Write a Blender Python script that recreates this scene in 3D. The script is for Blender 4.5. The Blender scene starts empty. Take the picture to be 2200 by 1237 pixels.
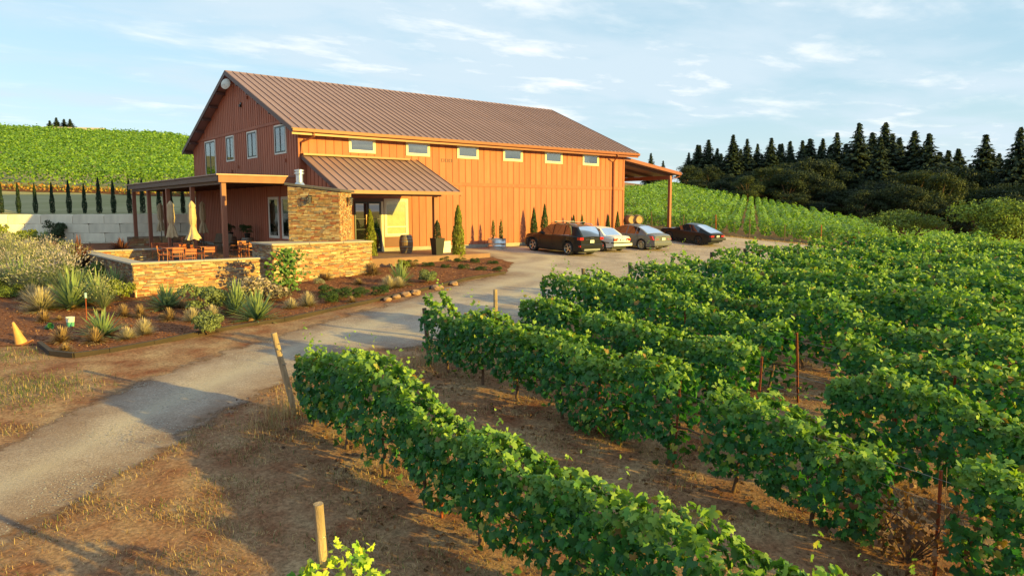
import bpy, bmesh, math, random
import numpy as np
from mathutils import Vector, Matrix

rnd = random.Random(7)
rng = np.random.default_rng(7)
sc = bpy.context.scene
col = sc.collection

# ------------------------------------------------------------------ camera
FPX = 1539.1163
CAM = np.array([-14.0732, -33.0913, 1.95])
PITCH, YAW, ROLL = 0.107788, 0.695082, -0.001396
_F = np.array([math.sin(YAW)*math.cos(PITCH), math.cos(YAW)*math.cos(PITCH), -math.sin(PITCH)])
_R = np.array([math.cos(YAW), -math.sin(YAW), 0.0])
_U = np.cross(_R, _F)
_R, _U = _R*math.cos(ROLL)+_U*math.sin(ROLL), -_R*math.sin(ROLL)+_U*math.cos(ROLL)
cd = bpy.data.cameras.new('camera')
cam = bpy.data.objects.new('camera', cd)
col.objects.link(cam)
m = Matrix((( _R[0], _U[0], -_F[0], CAM[0]), (_R[1], _U[1], -_F[1], CAM[1]), (_R[2], _U[2], -_F[2], CAM[2]), (0, 0, 0, 1)))
cam.matrix_world = m
cd.sensor_width = 36.0
cd.sensor_fit = 'HORIZONTAL'
cd.lens = FPX/2200*36
cd.clip_start = 0.1
cd.clip_end = 6000
sc.camera = cam

# ------------------------------------------------------------------ light, sky, exposure
SUN_EL, SUN_AZ = math.radians(12.5), math.radians(22)     # azimuth from -Y towards +X
SUN_DIR = Vector((math.sin(SUN_AZ)*math.cos(SUN_EL), -math.cos(SUN_AZ)*math.cos(SUN_EL), math.sin(SUN_EL)))
sd = bpy.data.lights.new('sun', 'SUN')
sd.energy = 5.0
sd.angle = math.radians(0.6)
sd.color = (1.0, 0.75, 0.13)
sun = bpy.data.objects.new('sun', sd)
sun.rotation_euler = SUN_DIR.to_track_quat('Z', 'Y').to_euler()
sun.location = (30, -60, 40)
col.objects.link(sun)

world = bpy.data.worlds.new('World')
sc.world = world
world.use_nodes = True
wn, wl = world.node_tree.nodes, world.node_tree.links
wn.clear()
w_out = wn.new('ShaderNodeOutputWorld')
w_bg = wn.new('ShaderNodeBackground')
w_bg.inputs['Strength'].default_value = 0.112
sky = wn.new('ShaderNodeTexSky')
sky.sky_type = 'NISHITA'
sky.sun_disc = False
sky.sun_elevation = SUN_EL
sky.sun_rotation = math.pi - SUN_AZ
sky.altitude = 100
sky.air_density = 1.0
sky.dust_density = 0.6
sky.ozone_density = 1.6
# soft broken cloud sheet, projected on a flat layer overhead
tc = wn.new('ShaderNodeTexCoord')
sep = wn.new('ShaderNodeSeparateXYZ')
wl.new(tc.outputs['Generated'], sep.inputs[0])
def wmath(op, a, b=None, c=None):
    n = wn.new('ShaderNodeMath'); n.operation = op
    for i, v in enumerate((a, b, c)):
        if v is None: continue
        if isinstance(v, (int, float)): n.inputs[i].default_value = v
        else: wl.new(v, n.inputs[i])
    return n.outputs[0]
zc = wmath('MAXIMUM', wmath('ADD', sep.outputs['Z'], 0.06), 0.03)
px_, py_ = wmath('DIVIDE', sep.outputs['X'], zc), wmath('DIVIDE', sep.outputs['Y'], zc)
cmb = wn.new('ShaderNodeCombineXYZ')
wl.new(px_, cmb.inputs[0]); wl.new(py_, cmb.inputs[1])
def wnoise(scale, detail, rough, off, dist=0.0):
    mp = wn.new('ShaderNodeMapping')
    mp.inputs['Location'].default_value = off
    mp.inputs['Rotation'].default_value = (0, 0, 0.62)
    mp.inputs['Scale'].default_value = (0.62, 1.0, 1.0)
    wl.new(cmb.outputs[0], mp.inputs['Vector'])
    n = wn.new('ShaderNodeTexNoise')
    n.inputs['Scale'].default_value = scale
    n.inputs['Detail'].default_value = detail
    n.inputs['Roughness'].default_value = rough
    n.inputs['Distortion'].default_value = dist
    wl.new(mp.outputs[0], n.inputs['Vector'])
    return n.outputs['Fac']
big = wnoise(0.36, 3, 0.5, (-4.2, 6.6, 0), 0.2)
fine = wnoise(1.7, 8, 0.58, (11.2, -5.46, 0), 0.25)
dens = wmath('ADD', wmath('MULTIPLY', big, 0.72), wmath('MULTIPLY', fine, 0.38))
mr = wn.new('ShaderNodeMapRange'); mr.interpolation_type = 'SMOOTHSTEP'
mr.inputs['From Min'].default_value = 0.47; mr.inputs['From Max'].default_value = 0.66
wl.new(dens, mr.inputs['Value'])
cov = wmath('MULTIPLY', mr.outputs[0], 0.85)
shade = wn.new('ShaderNodeMapRange')
shade.inputs['From Min'].default_value = 0.52; shade.inputs['From Max'].default_value = 0.74
shade.inputs['To Min'].default_value = 0.0; shade.inputs['To Max'].default_value = 1.0
wl.new(wnoise(2.6, 6, 0.6, (8.3, 1.2, 0), 0.2), shade.inputs['Value'])
ccol = wn.new('ShaderNodeMix'); ccol.data_type = 'RGBA'
ccol.inputs['A'].default_value = (3.5, 4.2, 4.7, 1)
ccol.inputs['B'].default_value = (6.3, 6.1, 5.8, 1)
wl.new(shade.outputs[0], ccol.inputs['Factor'])
# clear air: the sky texture plus the pale veil of a hazy summer evening
veil = wn.new('ShaderNodeMix'); veil.data_type = 'RGBA'
veil.inputs['Factor'].default_value = 0.62
veil.inputs['B'].default_value = (2.6, 3.95, 4.6, 1)
wl.new(sky.outputs[0], veil.inputs['A'])
cmix = wn.new('ShaderNodeMix'); cmix.data_type = 'RGBA'
wl.new(cov, cmix.inputs['Factor'])
hz_ = wn.new('ShaderNodeMix'); hz_.data_type = 'RGBA'       # paler, warmer air towards the horizon
hz_.inputs['B'].default_value = (4.05, 4.15, 4.25, 1)
wl.new(wmath('MULTIPLY', wmath('POWER', 2.718, wmath('MULTIPLY', wmath('MAXIMUM', sep.outputs['Z'], 0.0), -13.0)), 0.6), hz_.inputs['Factor'])
wl.new(veil.outputs['Result'], hz_.inputs['A'])
wl.new(hz_.outputs['Result'], cmix.inputs['A'])
wl.new(ccol.outputs['Result'], cmix.inputs['B'])
wl.new(cmix.outputs['Result'], w_bg.inputs['Color'])
wl.new(w_bg.outputs[0], w_out.inputs['Surface'])

sc.view_settings.view_transform = 'Standard'
sc.view_settings.look = 'None'
sc.view_settings.exposure = 0.9
sc.view_settings.gamma = 1.0
sc.view_settings.use_curve_mapping = False
sc.cycles.use_denoising = True
sc.cycles.max_bounces = 7
sc.cycles.diffuse_bounces = 3
sc.cycles.glossy_bounces = 3
sc.cycles.transmission_bounces = 3
sc.cycles.transparent_max_bounces = 8
sc.cycles.sample_clamp_indirect = 6.0

# ------------------------------------------------------------------ helpers
def tag(o, label=None, cat=None, group=None, kind=None):
    if label: o['label'] = label
    if cat: o['category'] = cat
    if group: o['group'] = group
    if kind: o['kind'] = kind
    return o

def empty(name, loc=(0, 0, 0), rz=0.0, label=None, cat=None, group=None):
    o = bpy.data.objects.new(name, None)
    o.empty_display_size = 0.2
    o.location = loc
    o.rotation_euler = (0, 0, rz)
    col.objects.link(o)
    return tag(o, label, cat, group)

class MB:
    """collects boxes, bars, tubes and lathes; build() links them as one mesh"""
    def __init__(s):
        s.v, s.f, s.c = [], [], []
        s.col = None
    def add(s, vs, fs, c=None):
        n = len(s.v)
        s.v += [tuple(map(float, q)) for q in vs]
        s.f += [tuple(i+n for i in q) for q in fs]
        c = c or s.col
        s.c += [c]*len(fs)
        return s
    def box(s, x0, x1, y0, y1, z0, z1, c=None):
        vs = [(x0,y0,z0),(x1,y0,z0),(x1,y1,z0),(x0,y1,z0),(x0,y0,z1),(x1,y0,z1),(x1,y1,z1),(x0,y1,z1)]
        return s.add(vs, [(0,3,2,1),(4,5,6,7),(0,1,5,4),(1,2,6,5),(2,3,7,6),(3,0,4,7)], c)
    def obox(s, ctr, ax, ay, az, c=None):
        """oriented box: ax, ay, az are half-axis vectors"""
        ctr, ax, ay, az = (np.array(q, float) for q in (ctr, ax, ay, az))
        vs = [ctr+i*ax+j*ay+k*az for k in (-1,1) for (i,j) in ((-1,-1),(1,-1),(1,1),(-1,1))]
        return s.add(vs, [(0,3,2,1),(4,5,6,7),(0,1,5,4),(1,2,6,5),(2,3,7,6),(3,0,4,7)], c)
    def bar(s, p0, p1, w, h, c=None):
        p0, p1 = np.array(p0, float), np.array(p1, float)
        d = p1-p0; L = np.linalg.norm(d); d = d/L
        up = np.array([0,0,1.0]) if abs(d[2]) < 0.95 else np.array([0,1.0,0])
        sd_ = np.cross(d, up); sd_ /= np.linalg.norm(sd_)
        u2 = np.cross(sd_, d)
        return s.obox((p0+p1)/2, d*L/2, sd_*w/2, u2*h/2, c)
    def tube(s, pts, r, n=6, c=None, caps=True):
        pts = [np.array(q, float) for q in pts]
        rs = r if hasattr(r, '__len__') else [r]*len(pts)
        vs, fs = [], []
        for i, q in enumerate(pts):
            d = pts[min(i+1, len(pts)-1)]-pts[max(i-1, 0)]
            d = d/(np.linalg.norm(d)+1e-9)
            up = np.array([0,0,1.0]) if abs(d[2]) < 0.9 else np.array([1.0,0,0])
            a = np.cross(d, up); a /= np.linalg.norm(a); b = np.cross(d, a)
            for k in range(n):
                t = 2*math.pi*k/n
                vs.append(q+rs[i]*(a*math.cos(t)+b*math.sin(t)))
        for i in range(len(pts)-1):
            for k in range(n):
                fs.append((i*n+k, i*n+(k+1)%n, (i+1)*n+(k+1)%n, (i+1)*n+k))
        if caps:
            fs.append(tuple(range(n-1, -1, -1)))
            fs.append(tuple((len(pts)-1)*n+k for k in range(n)))
        return s.add(vs, fs, c)
    def lathe(s, prof, n=16, o=(0,0,0), c=None, cap=True):
        """prof: list of (r, z)"""
        vs, fs = [], []
        for r, z in prof:
            for k in range(n):
                t = 2*math.pi*k/n
                vs.append((o[0]+r*math.cos(t), o[1]+r*math.sin(t), o[2]+z))
        for i in range(len(prof)-1):
            for k in range(n):
                fs.append((i*n+k, i*n+(k+1)%n, (i+1)*n+(k+1)%n, (i+1)*n+k))
        if cap:
            fs.append(tuple(range(n-1, -1, -1)))
            fs.append(tuple((len(prof)-1)*n+k for k in range(n)))
        return s.add(vs, fs, c)
    def prism(s, poly, axis, a0, a1, c=None):
        """poly in the two other axes, extruded a0..a1 along axis (0,1,2)"""
        def pt(q, a):
            if axis == 0: return (a, q[0], q[1])
            if axis == 1: return (q[0], a, q[1])
            return (q[0], q[1], a)
        n = len(poly)
        vs = [pt(q, a0) for q in poly]+[pt(q, a1) for q in poly]
        fs = [tuple(range(n)), tuple(range(2*n-1, n-1, -1))]+[(i, i+n, (i+1)%n+n, (i+1)%n) for i in range(n)]
        return s.add(vs, fs, c)
    def build(s, name, mat, parent=None, origin=None, smooth=None, bevel=0, fix=True):
        me = bpy.data.meshes.new(name)
        v = s.v
        if origin is None and parent is not None and parent.type == 'EMPTY' and parent.get('_w'): origin = parent.location
        if origin is not None: v = [(a-origin[0], b-origin[1], c-origin[2]) for a, b, c in v]
        me.from_pydata(v, [], s.f)
        if fix:
            bm = bmesh.new(); bm.from_mesh(me); bmesh.ops.recalc_face_normals(bm, faces=bm.faces); bm.to_mesh(me); bm.free()
        if any(c is not None for c in s.c):
            at = me.color_attributes.new('col', 'FLOAT_COLOR', 'CORNER')
            buf = []
            for p, c in zip(me.polygons, s.c):
                buf += list((c or (1,1,1))[:3]+(1.0,))*p.loop_total
            at.data.foreach_set('color', buf)
        if smooth is not None:
            me.shade_smooth()
            me.set_sharp_from_angle(angle=math.radians(smooth))
        return link(name, me, mat, parent, bevel)

def link(name, me, mat, parent=None, bevel=0):
    if mat is not None and not me.materials: me.materials.append(mat)
    o = bpy.data.objects.new(name, me)
    col.objects.link(o)
    if parent is not None: o.parent = parent
    if bevel:
        b = o.modifiers.new('bevel', 'BEVEL'); b.width = bevel; b.segments = 2; b.limit_method = 'ANGLE'
    return o

def np_mesh(name, V, Fc, mat, parent=None, colr=None, extra=None, smooth=False):
    """V (n,3), Fc (m,k) int; colr per face (m,3)"""
    me = bpy.data.meshes.new(name)
    V = np.ascontiguousarray(V, dtype=np.float32); Fc = np.ascontiguousarray(Fc, dtype=np.int32)
    k = Fc.shape[1]
    me.vertices.add(len(V)); me.vertices.foreach_set('co', V.ravel())
    me.loops.add(Fc.size); me.loops.foreach_set('vertex_index', Fc.ravel())
    me.polygons.add(len(Fc)); me.polygons.foreach_set('loop_start', np.arange(0, Fc.size, k, dtype=np.int32))
    if smooth: me.polygons.foreach_set('use_smooth', np.ones(len(Fc), dtype=bool))
    me.update(calc_edges=True)
    if colr is not None:
        at = me.color_attributes.new('col', 'FLOAT_COLOR', 'CORNER')
        c4 = np.ones((len(Fc), k, 4), dtype=np.float32)
        c4[:, :, :3] = np.asarray(colr)[:, None, :]
        at.data.foreach_set('color', c4.ravel())
    for nm, arr in (extra or {}).items():
        a = me.attributes.new(nm, 'FLOAT', 'POINT')
        a.data.foreach_set('value', np.ascontiguousarray(arr, dtype=np.float32))
    return link(name, me, mat, parent)

def copy_tree(o, parent=None):
    c = o.copy(); col.objects.link(c)
    if parent is not None: c.parent = parent
    for ch in list(o.children): copy_tree(ch, c)
    return c

# ------------------------------------------------------------------ materials
MATS = {}
def mat(name, base, rough=0.7, var=0.0, var_scale=4.0, bump=0.0, bump_scale=30.0, metal=0.0, spec=0.5,
        use_col=False, base2=None, stretch=None, trans=0.0, trans_col=None, detail=6, coat=0.0, orand=0.0, speck=0.0, speck_scale=45.0, alpha_edge=False, rv=0.0, tracks=None):
    if name in MATS: return MATS[name]
    M = bpy.data.materials.new(name); M.use_nodes = True
    n, l = M.node_tree.nodes, M.node_tree.links
    n.clear()
    out = n.new('ShaderNodeOutputMaterial'); b = n.new('ShaderNodeBsdfPrincipled')
    b.inputs['Roughness'].default_value = rough
    b.inputs['Metallic'].default_value = metal
    b.inputs['Specular IOR Level'].default_value = spec
    b.inputs['Coat Weight'].default_value = coat
    tcn = n.new('ShaderNodeTexCoord')
    vec = tcn.outputs['Object']
    if stretch:
        mp = n.new('ShaderNodeMapping'); mp.inputs['Scale'].default_value = stretch
        l.new(vec, mp.inputs['Vector']); vec = mp.outputs[0]
    def noise(sc_, det=detail, rg=0.6):
        q = n.new('ShaderNodeTexNoise'); q.inputs['Scale'].default_value = sc_
        q.inputs['Detail'].default_value = det; q.inputs['Roughness'].default_value = rg
        l.new(vec, q.inputs['Vector']); return q.outputs['Fac']
    src = None
    if use_col:
        a = n.new('ShaderNodeAttribute'); a.attribute_name = 'col'
        mu = n.new('ShaderNodeMix'); mu.data_type = 'RGBA'; mu.blend_type = 'MULTIPLY'
        mu.inputs['Factor'].default_value = 1.0
        mu.inputs['A'].default_value = (*base, 1)
        l.new(a.outputs['Color'], mu.inputs['B'])
        src = mu.outputs['Result']
    if var > 0:
        mx = n.new('ShaderNodeMix'); mx.data_type = 'RGBA'
        rmp = n.new('ShaderNodeMapRange'); rmp.inputs['From Min'].default_value = 0.32; rmp.inputs['From Max'].default_value = 0.68
        l.new(noise(var_scale), rmp.inputs['Value']); l.new(rmp.outputs[0], mx.inputs['Factor'])
        if base2 is not None and src is None:
            mx.inputs['A'].default_value = (*base, 1); mx.inputs['B'].default_value = (*base2, 1)
            src = mx.outputs['Result']
        else:
            mx.inputs['A'].default_value = (1-var, 1-var, 1-var, 1); mx.inputs['B'].default_value = (1+var, 1+var, 1+var, 1)
            m2 = n.new('ShaderNodeMix'); m2.data_type = 'RGBA'; m2.blend_type = 'MULTIPLY'; m2.inputs['Factor'].default_value = 1
            if src is None: m2.inputs['A'].default_value = (*base, 1)
            else: l.new(src, m2.inputs['A'])
            l.new(mx.outputs['Result'], m2.inputs['B'])
            src = m2.outputs['Result']
    if orand > 0:
        oi = n.new('ShaderNodeObjectInfo'); orr = n.new('ShaderNodeMapRange'); orr.inputs['To Min'].default_value = 1-orand; orr.inputs['To Max'].default_value = 1+orand
        l.new(oi.outputs['Random'], orr.inputs['Value'])
        ms0 = n.new('ShaderNodeVectorMath'); ms0.operation = 'SCALE'; l.new(orr.outputs[0], ms0.inputs['Scale'])
        if src is None: ms0.inputs[0].default_value = base
        else: l.new(src, ms0.inputs[0])
        src = ms0.outputs[0]
    if speck > 0 and src is not None:
        sp = n.new('ShaderNodeMapRange'); sp.inputs['From Min'].default_value = 0.3; sp.inputs['From Max'].default_value = 0.7
        sp.inputs['To Min'].default_value = 1-speck; sp.inputs['To Max'].default_value = 1+speck
        l.new(noise(speck_scale, 3, 0.7), sp.inputs['Value'])
        ms_ = n.new('ShaderNodeVectorMath'); ms_.operation = 'SCALE'; l.new(src, ms_.inputs[0]); l.new(sp.outputs[0], ms_.inputs['Scale']); src = ms_.outputs[0]
    if alpha_edge and tracks is not None:
        for an, cc in (('trk', tracks[0]), ('soil', tracks[1])):
            ta = n.new('ShaderNodeAttribute'); ta.attribute_name = an
            nz2 = n.new('ShaderNodeTexNoise'); nz2.inputs['Scale'].default_value = 2.3; nz2.inputs['Detail'].default_value = 7
            l.new(tcn.outputs['Object'], nz2.inputs['Vector'])
            mm2 = n.new('ShaderNodeMath'); mm2.operation = 'MULTIPLY'; l.new(ta.outputs['Fac'], mm2.inputs[0]); l.new(nz2.outputs['Fac'], mm2.inputs[1])
            m3 = n.new('ShaderNodeMath'); m3.operation = 'MULTIPLY'; m3.inputs[1].default_value = 1.5; m3.use_clamp = True; l.new(mm2.outputs[0], m3.inputs[0])
            mx3 = n.new('ShaderNodeMix'); mx3.data_type = 'RGBA'; l.new(m3.outputs[0], mx3.inputs['Factor']); l.new(src, mx3.inputs['A']); mx3.inputs['B'].default_value = (*cc, 1)
            src = mx3.outputs['Result']
    if src is None: b.inputs['Base Color'].default_value = (*base, 1)
    else: l.new(src, b.inputs['Base Color'])
    if rv > 0:
        rr = n.new('ShaderNodeMapRange'); rr.inputs['To Min'].default_value = max(0.02, rough-rv); rr.inputs['To Max'].default_value = min(1, rough+rv)
        l.new(noise(var_scale*2.3), rr.inputs['Value']); l.new(rr.outputs[0], b.inputs['Roughness'])
    if bump > 0:
        bp = n.new('ShaderNodeBump'); bp.inputs['Strength'].default_value = bump; bp.inputs['Distance'].default_value = 0.02
        l.new(noise(bump_scale, 8, 0.65), bp.inputs['Height']); l.new(bp.outputs[0], b.inputs['Normal'])
    sh = b.outputs[0]
    if trans > 0:
        t = n.new('ShaderNodeBsdfTranslucent')
        if trans_col is not None and src is not None:
            mm = n.new('ShaderNodeMix'); mm.data_type = 'RGBA'; mm.blend_type = 'MULTIPLY'; mm.inputs['Factor'].default_value = 1
            l.new(src, mm.inputs['A']); mm.inputs['B'].default_value = (*trans_col, 1)
            l.new(mm.outputs['Result'], t.inputs['Color'])
        elif src is not None: l.new(src, t.inputs['Color'])
        else: t.inputs['Color'].default_value = (*base, 1)
        ms = n.new('ShaderNodeMixShader'); ms.inputs[0].default_value = trans
        l.new(sh, ms.inputs[1]); l.new(t.outputs[0], ms.inputs[2]); sh = ms.outputs[0]
    if alpha_edge:
        ea = n.new('ShaderNodeAttribute'); ea.attribute_name = 'edge'
        nz = n.new('ShaderNodeTexNoise'); nz.inputs['Scale'].default_value = 1.6; nz.inputs['Detail'].default_value = 8; nz.inputs['Roughness'].default_value = 0.72
        l.new(tcn.outputs['Object'], nz.inputs['Vector'])
        s1 = n.new('ShaderNodeMath'); s1.operation = 'MULTIPLY_ADD'; s1.inputs[1].default_value = 1.1
        l.new(nz.outputs['Fac'], s1.inputs[0]); 
        s2 = n.new('ShaderNodeMath'); s2.operation = 'ADD'; s2.inputs[1].default_value = -0.55
        l.new(ea.outputs['Fac'], s2.inputs[0]); l.new(s2.outputs[0], s1.inputs[2])
        r3 = n.new('ShaderNodeMapRange'); r3.inputs['From Min'].default_value = 0.42; r3.inputs['From Max'].default_value = 0.58
        l.new(s1.outputs[0], r3.inputs['Value'])
        tr = n.new('ShaderNodeBsdfTransparent'); ms = n.new('ShaderNodeMixShader')
        l.new(r3.outputs[0], ms.inputs[0]); l.new(tr.outputs[0], ms.inputs[1]); l.new(sh, ms.inputs[2]); sh = ms.outputs[0]
    l.new(sh, out.inputs['Surface'])
    MATS[name] = M
    return M

def glass_mat(name, refl=0.3, tint=(0.75, 0.8, 0.8), see=True, dark=(0.03, 0.035, 0.035)):
    if name in MATS: return MATS[name]
    M = bpy.data.materials.new(name); M.use_nodes = True
    n, l = M.node_tree.nodes, M.node_tree.links; n.clear()
    out = n.new('ShaderNodeOutputMaterial')
    g = n.new('ShaderNodeBsdfGlossy'); g.inputs['Roughness'].default_value = 0.015; g.inputs['Color'].default_value = (0.95, 0.97, 1, 1)
    if see:
        t = n.new('ShaderNodeBsdfTransparent'); t.inputs['Color'].default_value = (*tint, 1)
    else:
        t = n.new('ShaderNodeBsdfDiffuse'); t.inputs['Color'].default_value = (*dark, 1)
    lw = n.new('ShaderNodeLayerWeight'); lw.inputs['Blend'].default_value = refl
    mx = n.new('ShaderNodeMath'); mx.operation = 'MULTIPLY_ADD'; mx.inputs[1].default_value = 0.8; mx.inputs[2].default_value = refl*0.5
    l.new(lw.outputs['Fresnel'], mx.inputs[0])
    ms = n.new('ShaderNodeMixShader'); l.new(mx.outputs[0], ms.inputs[0]); l.new(t.outputs[0], ms.inputs[1]); l.new(g.outputs[0], ms.inputs[2])
    l.new(ms.outputs[0], out.inputs['Surface'])
    MATS[name] = M
    return M
# ------------------------------------------------------------------ terrain
def W(px, D, z=None, py=None):
    """world point at pixel column px, depth D (m along the view axis), height z or row py"""
    q = (px-1100)/FPX
    fx, fy = math.sin(YAW), math.cos(YAW)
    x, y = CAM[0]+D*(fx+q*fy), CAM[1]+D*(fy-q*fx)
    if z is None: z = CAM[2]+D*(452-py)/FPX
    return (x, y, z)

CTRL = [(12, -6, -.47), (19, -5.4, -.46), (25, -5, -.47), (30, -6, -.5), (12, .5, -.22), (4, .5, -.24), (20, .5, -.18), (24, .5, -.05), (29.4, .55, .36),
        (8, -5, -.5), (4, -5.5, -.62), (1.2, -5.6, -.79), (-3.2, -5.4, -.95), (-8.1, -5, -1.14), (-5.5, -5, -1.05),
        (-8.6, -20.1, -1.92), (-4.8, -18.9, -1.70), (-.55, -18.3, -1.43), (3.7, -17.9, -1.23), (8, -17.8, -1.05), (14, -18, -.95), (22, -18, -.95), (30, -18, -1.2), (44, -18, -2.5),
        (-11.1, -26.5, -2.55), (-8.6, -25, -2.42), (-8.6, -33, -3.0), (-11, -30, -2.85), (-3, -28, -2.2), (0, -33, -2.5), (10, -33, -2.0), (25, -33, -2.0), (45, -33, -3.0), (-16, -33, -3.2), (-26, -33, -3.3), (-22, -20, -2.3), (-30, -12, -2.0),
        (-16, -10, -1.75), (-12, -4, -1.30), (-12, 5, -.75), (-9.5, 21, -.18), (-3, 19, -.15), (-18, 20, -.2), (-30, 5, -1.0), (-30, 22, -.4), (-20, 0, -1.2),
        (1, 10, -.22), (10, 10, -.2), (20, 12, .1), (14, -12, -.75), (2, -11, -1.05), (-5, -12, -1.4),
        (10, -48, -2.6), (-20, -48, -3.8), (40, -48, -3.6), (34, -8, -.55), (30, 10, .5)]
CTRL += [W(1345, 62, 0.35), W(1480, 60, 0.0), W(1600, 58, -.35), W(1720, 55, -.65), W(1850, 52, -1.0), W(2000, 56, -1.9), W(2200, 60, -2.8),
         W(1345, 110, 4.0), W(1345, 170, 8.6), W(1480, 110, 2.3), W(1480, 170, 5.8), W(1600, 100, .9), W(1600, 165, 3.3), W(1720, 90, .05), W(1720, 150, 1.5),
         W(1850, 80, -1.6), W(1850, 125, -1.3), W(2000, 90, -2.9), W(2000, 130, -3.0), W(2200, 90, -4.0), W(2250, 140, -4.5), W(1000, 120, 5), W(1000, 180, 9), W(700, 70, 1.0)]
CTRL = np.array(CTRL)
def _tps(P, Q):
    d2 = ((P[:, None, :]-Q[None, :, :])**2).sum(-1)
    return np.where(d2 > 1e-9, 0.5*d2*np.log(d2+1e-12), 0.0)
_n = len(CTRL)
_A = np.zeros((_n+3, _n+3))
_A[:_n, :_n] = _tps(CTRL[:, :2], CTRL[:, :2])+np.eye(_n)*6.0
_A[:_n, _n:] = np.c_[np.ones(_n), CTRL[:, :2]]
_A[_n:, :_n] = _A[:_n, _n:].T
_w = np.linalg.solve(_A, np.r_[CTRL[:, 2], 0, 0, 0])
def gz_arr(P):
    P = np.asarray(P, float)
    out = np.empty(len(P))
    for i in range(0, len(P), 20000):
        q = P[i:i+20000]
        out[i:i+20000] = _tps(q, CTRL[:, :2])@_w[:_n]+np.c_[np.ones(len(q)), q]@_w[_n:]
    # far away the surface levels off to a distant plain
    r = np.hypot(P[:, 0]-5, P[:, 1]-5)
    t = np.clip((r-190)/160, 0, 1); t = t*t*(3-2*t)
    tb = np.clip((-P[:, 1]-60)/60, 0, 1)      # behind the camera too
    t = np.maximum(t, tb)
    return out*(1-t)+(-3.0)*t
def gz(x, y): return float(gz_arr([(x, y)])[0])
def G(px, py):
    """where the view ray of a pixel meets the ground"""
    d = _F+_R*(px-1100)/FPX-_U*(py-618.5)/FPX
    ts = np.arange(4, 200, 0.25)
    P = CAM[None, :]+ts[:, None]*d[None, :]
    h = P[:, 2]-gz_arr(P[:, :2])
    i = int(np.argmax(h < 0))
    if h[i] >= 0: raise ValueError('no ground at %s' % ((px, py),))
    a = h[i-1]/(h[i-1]-h[i])
    q = P[i-1]+(P[i]-P[i-1])*a
    return Vector((q[0], q[1], gz(q[0], q[1])))
def depth(p): return float((np.array(p)-CAM)@_F)
def mpp(p): return depth(p)/FPX          # metres per photo pixel at a point

M_ground = mat('soil_straw', (0.21, 0.075, 0.036), 0.95, 1, 1.3, 0.9, 22, speck=.45, speck_scale=16, base2=(0.38, 0.235, 0.13), spec=0.1, detail=10)
M_gravel = mat('gravel', (0.33, 0.235, 0.185), 0.95, 1, 0.8, 1.0, 55, speck=.4, speck_scale=26, base2=(0.51, 0.40, 0.325), spec=0.15, detail=12, alpha_edge=True, tracks=((0.56, 0.45, 0.34), (0.20, 0.10, 0.055)))
M_mulch = mat('bark_mulch', (0.12, 0.042, 0.022), 0.95, 1, 9.0, 1.0, 34, speck=.5, speck_scale=30, base2=(0.28, 0.115, 0.058), spec=0.1, detail=10, alpha_edge=True)
M_hill = mat('hill_grass', (0.25, 0.23, 0.10), 0.95, 1, 0.5, 0.6, 3, base2=(0.38, 0.32, 0.18), spec=0.1, stretch=(0.3, 1, 1))
M_redsoil = mat('red_soil', (0.20, 0.075, 0.032), 0.95, 1, 1.5, 0.5, 6, base2=(0.11, 0.045, 0.02), spec=0.1)

def axis(lo, hi, step, far_lo, far_hi, g=1.16):
    a = list(np.arange(lo, hi+1e-6, step))
    s, q = step, hi
    while q < far_hi: s *= g; q += s; a.append(q)
    s, q = step, lo
    while q > far_lo: s *= g; q -= s; a.insert(0, q)
    return np.array(a)
GX, GY = axis(-24, 36, 0.3, -2500, 2500), axis(-34, 6, 0.3, -2500, 2500)
_gx, _gy = np.meshgrid(GX, GY, indexing='ij')
GP = np.c_[_gx.ravel(), _gy.ravel()]
GZ = gz_arr(GP)
_near = (np.abs(GP[:, 0]-5) < 34) & (np.abs(GP[:, 1]+14) < 24)
GZ = GZ+np.where(_near, 0.02*np.sin(GP[:, 0]*2.1+np.sin(GP[:, 1]*1.3))*np.sin(GP[:, 1]*1.7), 0)
NX, NY = len(GX), len(GY)
_i, _j = np.meshgrid(np.arange(NX-1), np.arange(NY-1), indexing='ij')
_a = (_i*NY+_j).ravel()
GF = np.c_[_a, _a+NY, _a+NY+1, _a+1]
ground = np_mesh('ground', np.c_[GP, GZ], GF, M_ground, smooth=True)
tag(ground, 'red soil and dry straw-coloured ground under the whole site', 'ground', kind='structure')

def poly_edge(poly, P):
    """signed distance into a polygon (positive inside)"""
    poly = np.array(poly)[:, :2]
    n = len(poly)
    inside = np.zeros(len(P), bool); dist = np.full(len(P), 1e9)
    for i in range(n):
        a, b = poly[i], poly[(i+1) % n]
        c = ((a[1] > P[:, 1]) != (b[1] > P[:, 1]))
        with np.errstate(divide='ignore', invalid='ignore'):
            xi = (b[0]-a[0])*(P[:, 1]-a[1])/(b[1]-a[1])+a[0]
        inside ^= c & (P[:, 0] < xi)
        ab = b-a; t = np.clip(((P-a)@ab)/(ab@ab+1e-9), 0, 1)
        dist = np.minimum(dist, np.linalg.norm(P-(a+t[:, None]*ab), axis=1))
    return np.where(inside, dist, -dist)
def sheet(name, poly, m, off, soft, label):
    e = poly_edge(poly, GP)
    ev = np.clip(0.5+e/(2*soft), 0, 1)
    keep = (ev[GF] > 0).any(axis=1)
    Fk = GF[keep]
    u, inv = np.unique(Fk, return_inverse=True)
    V = np.c_[GP, GZ+off][u]
    o = np_mesh(name, V, inv.reshape(Fk.shape), m, extra={'edge': ev[u], 'trk': (np.exp(-((e-1.5)/.4)**2)+np.exp(-((e-3.1)/.4)**2))[u], 'soil': np.exp(-np.maximum(e, 0)/.8)[u]}, smooth=True)
    return tag(o, label, name.replace('_', ' '), kind='structure')

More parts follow.
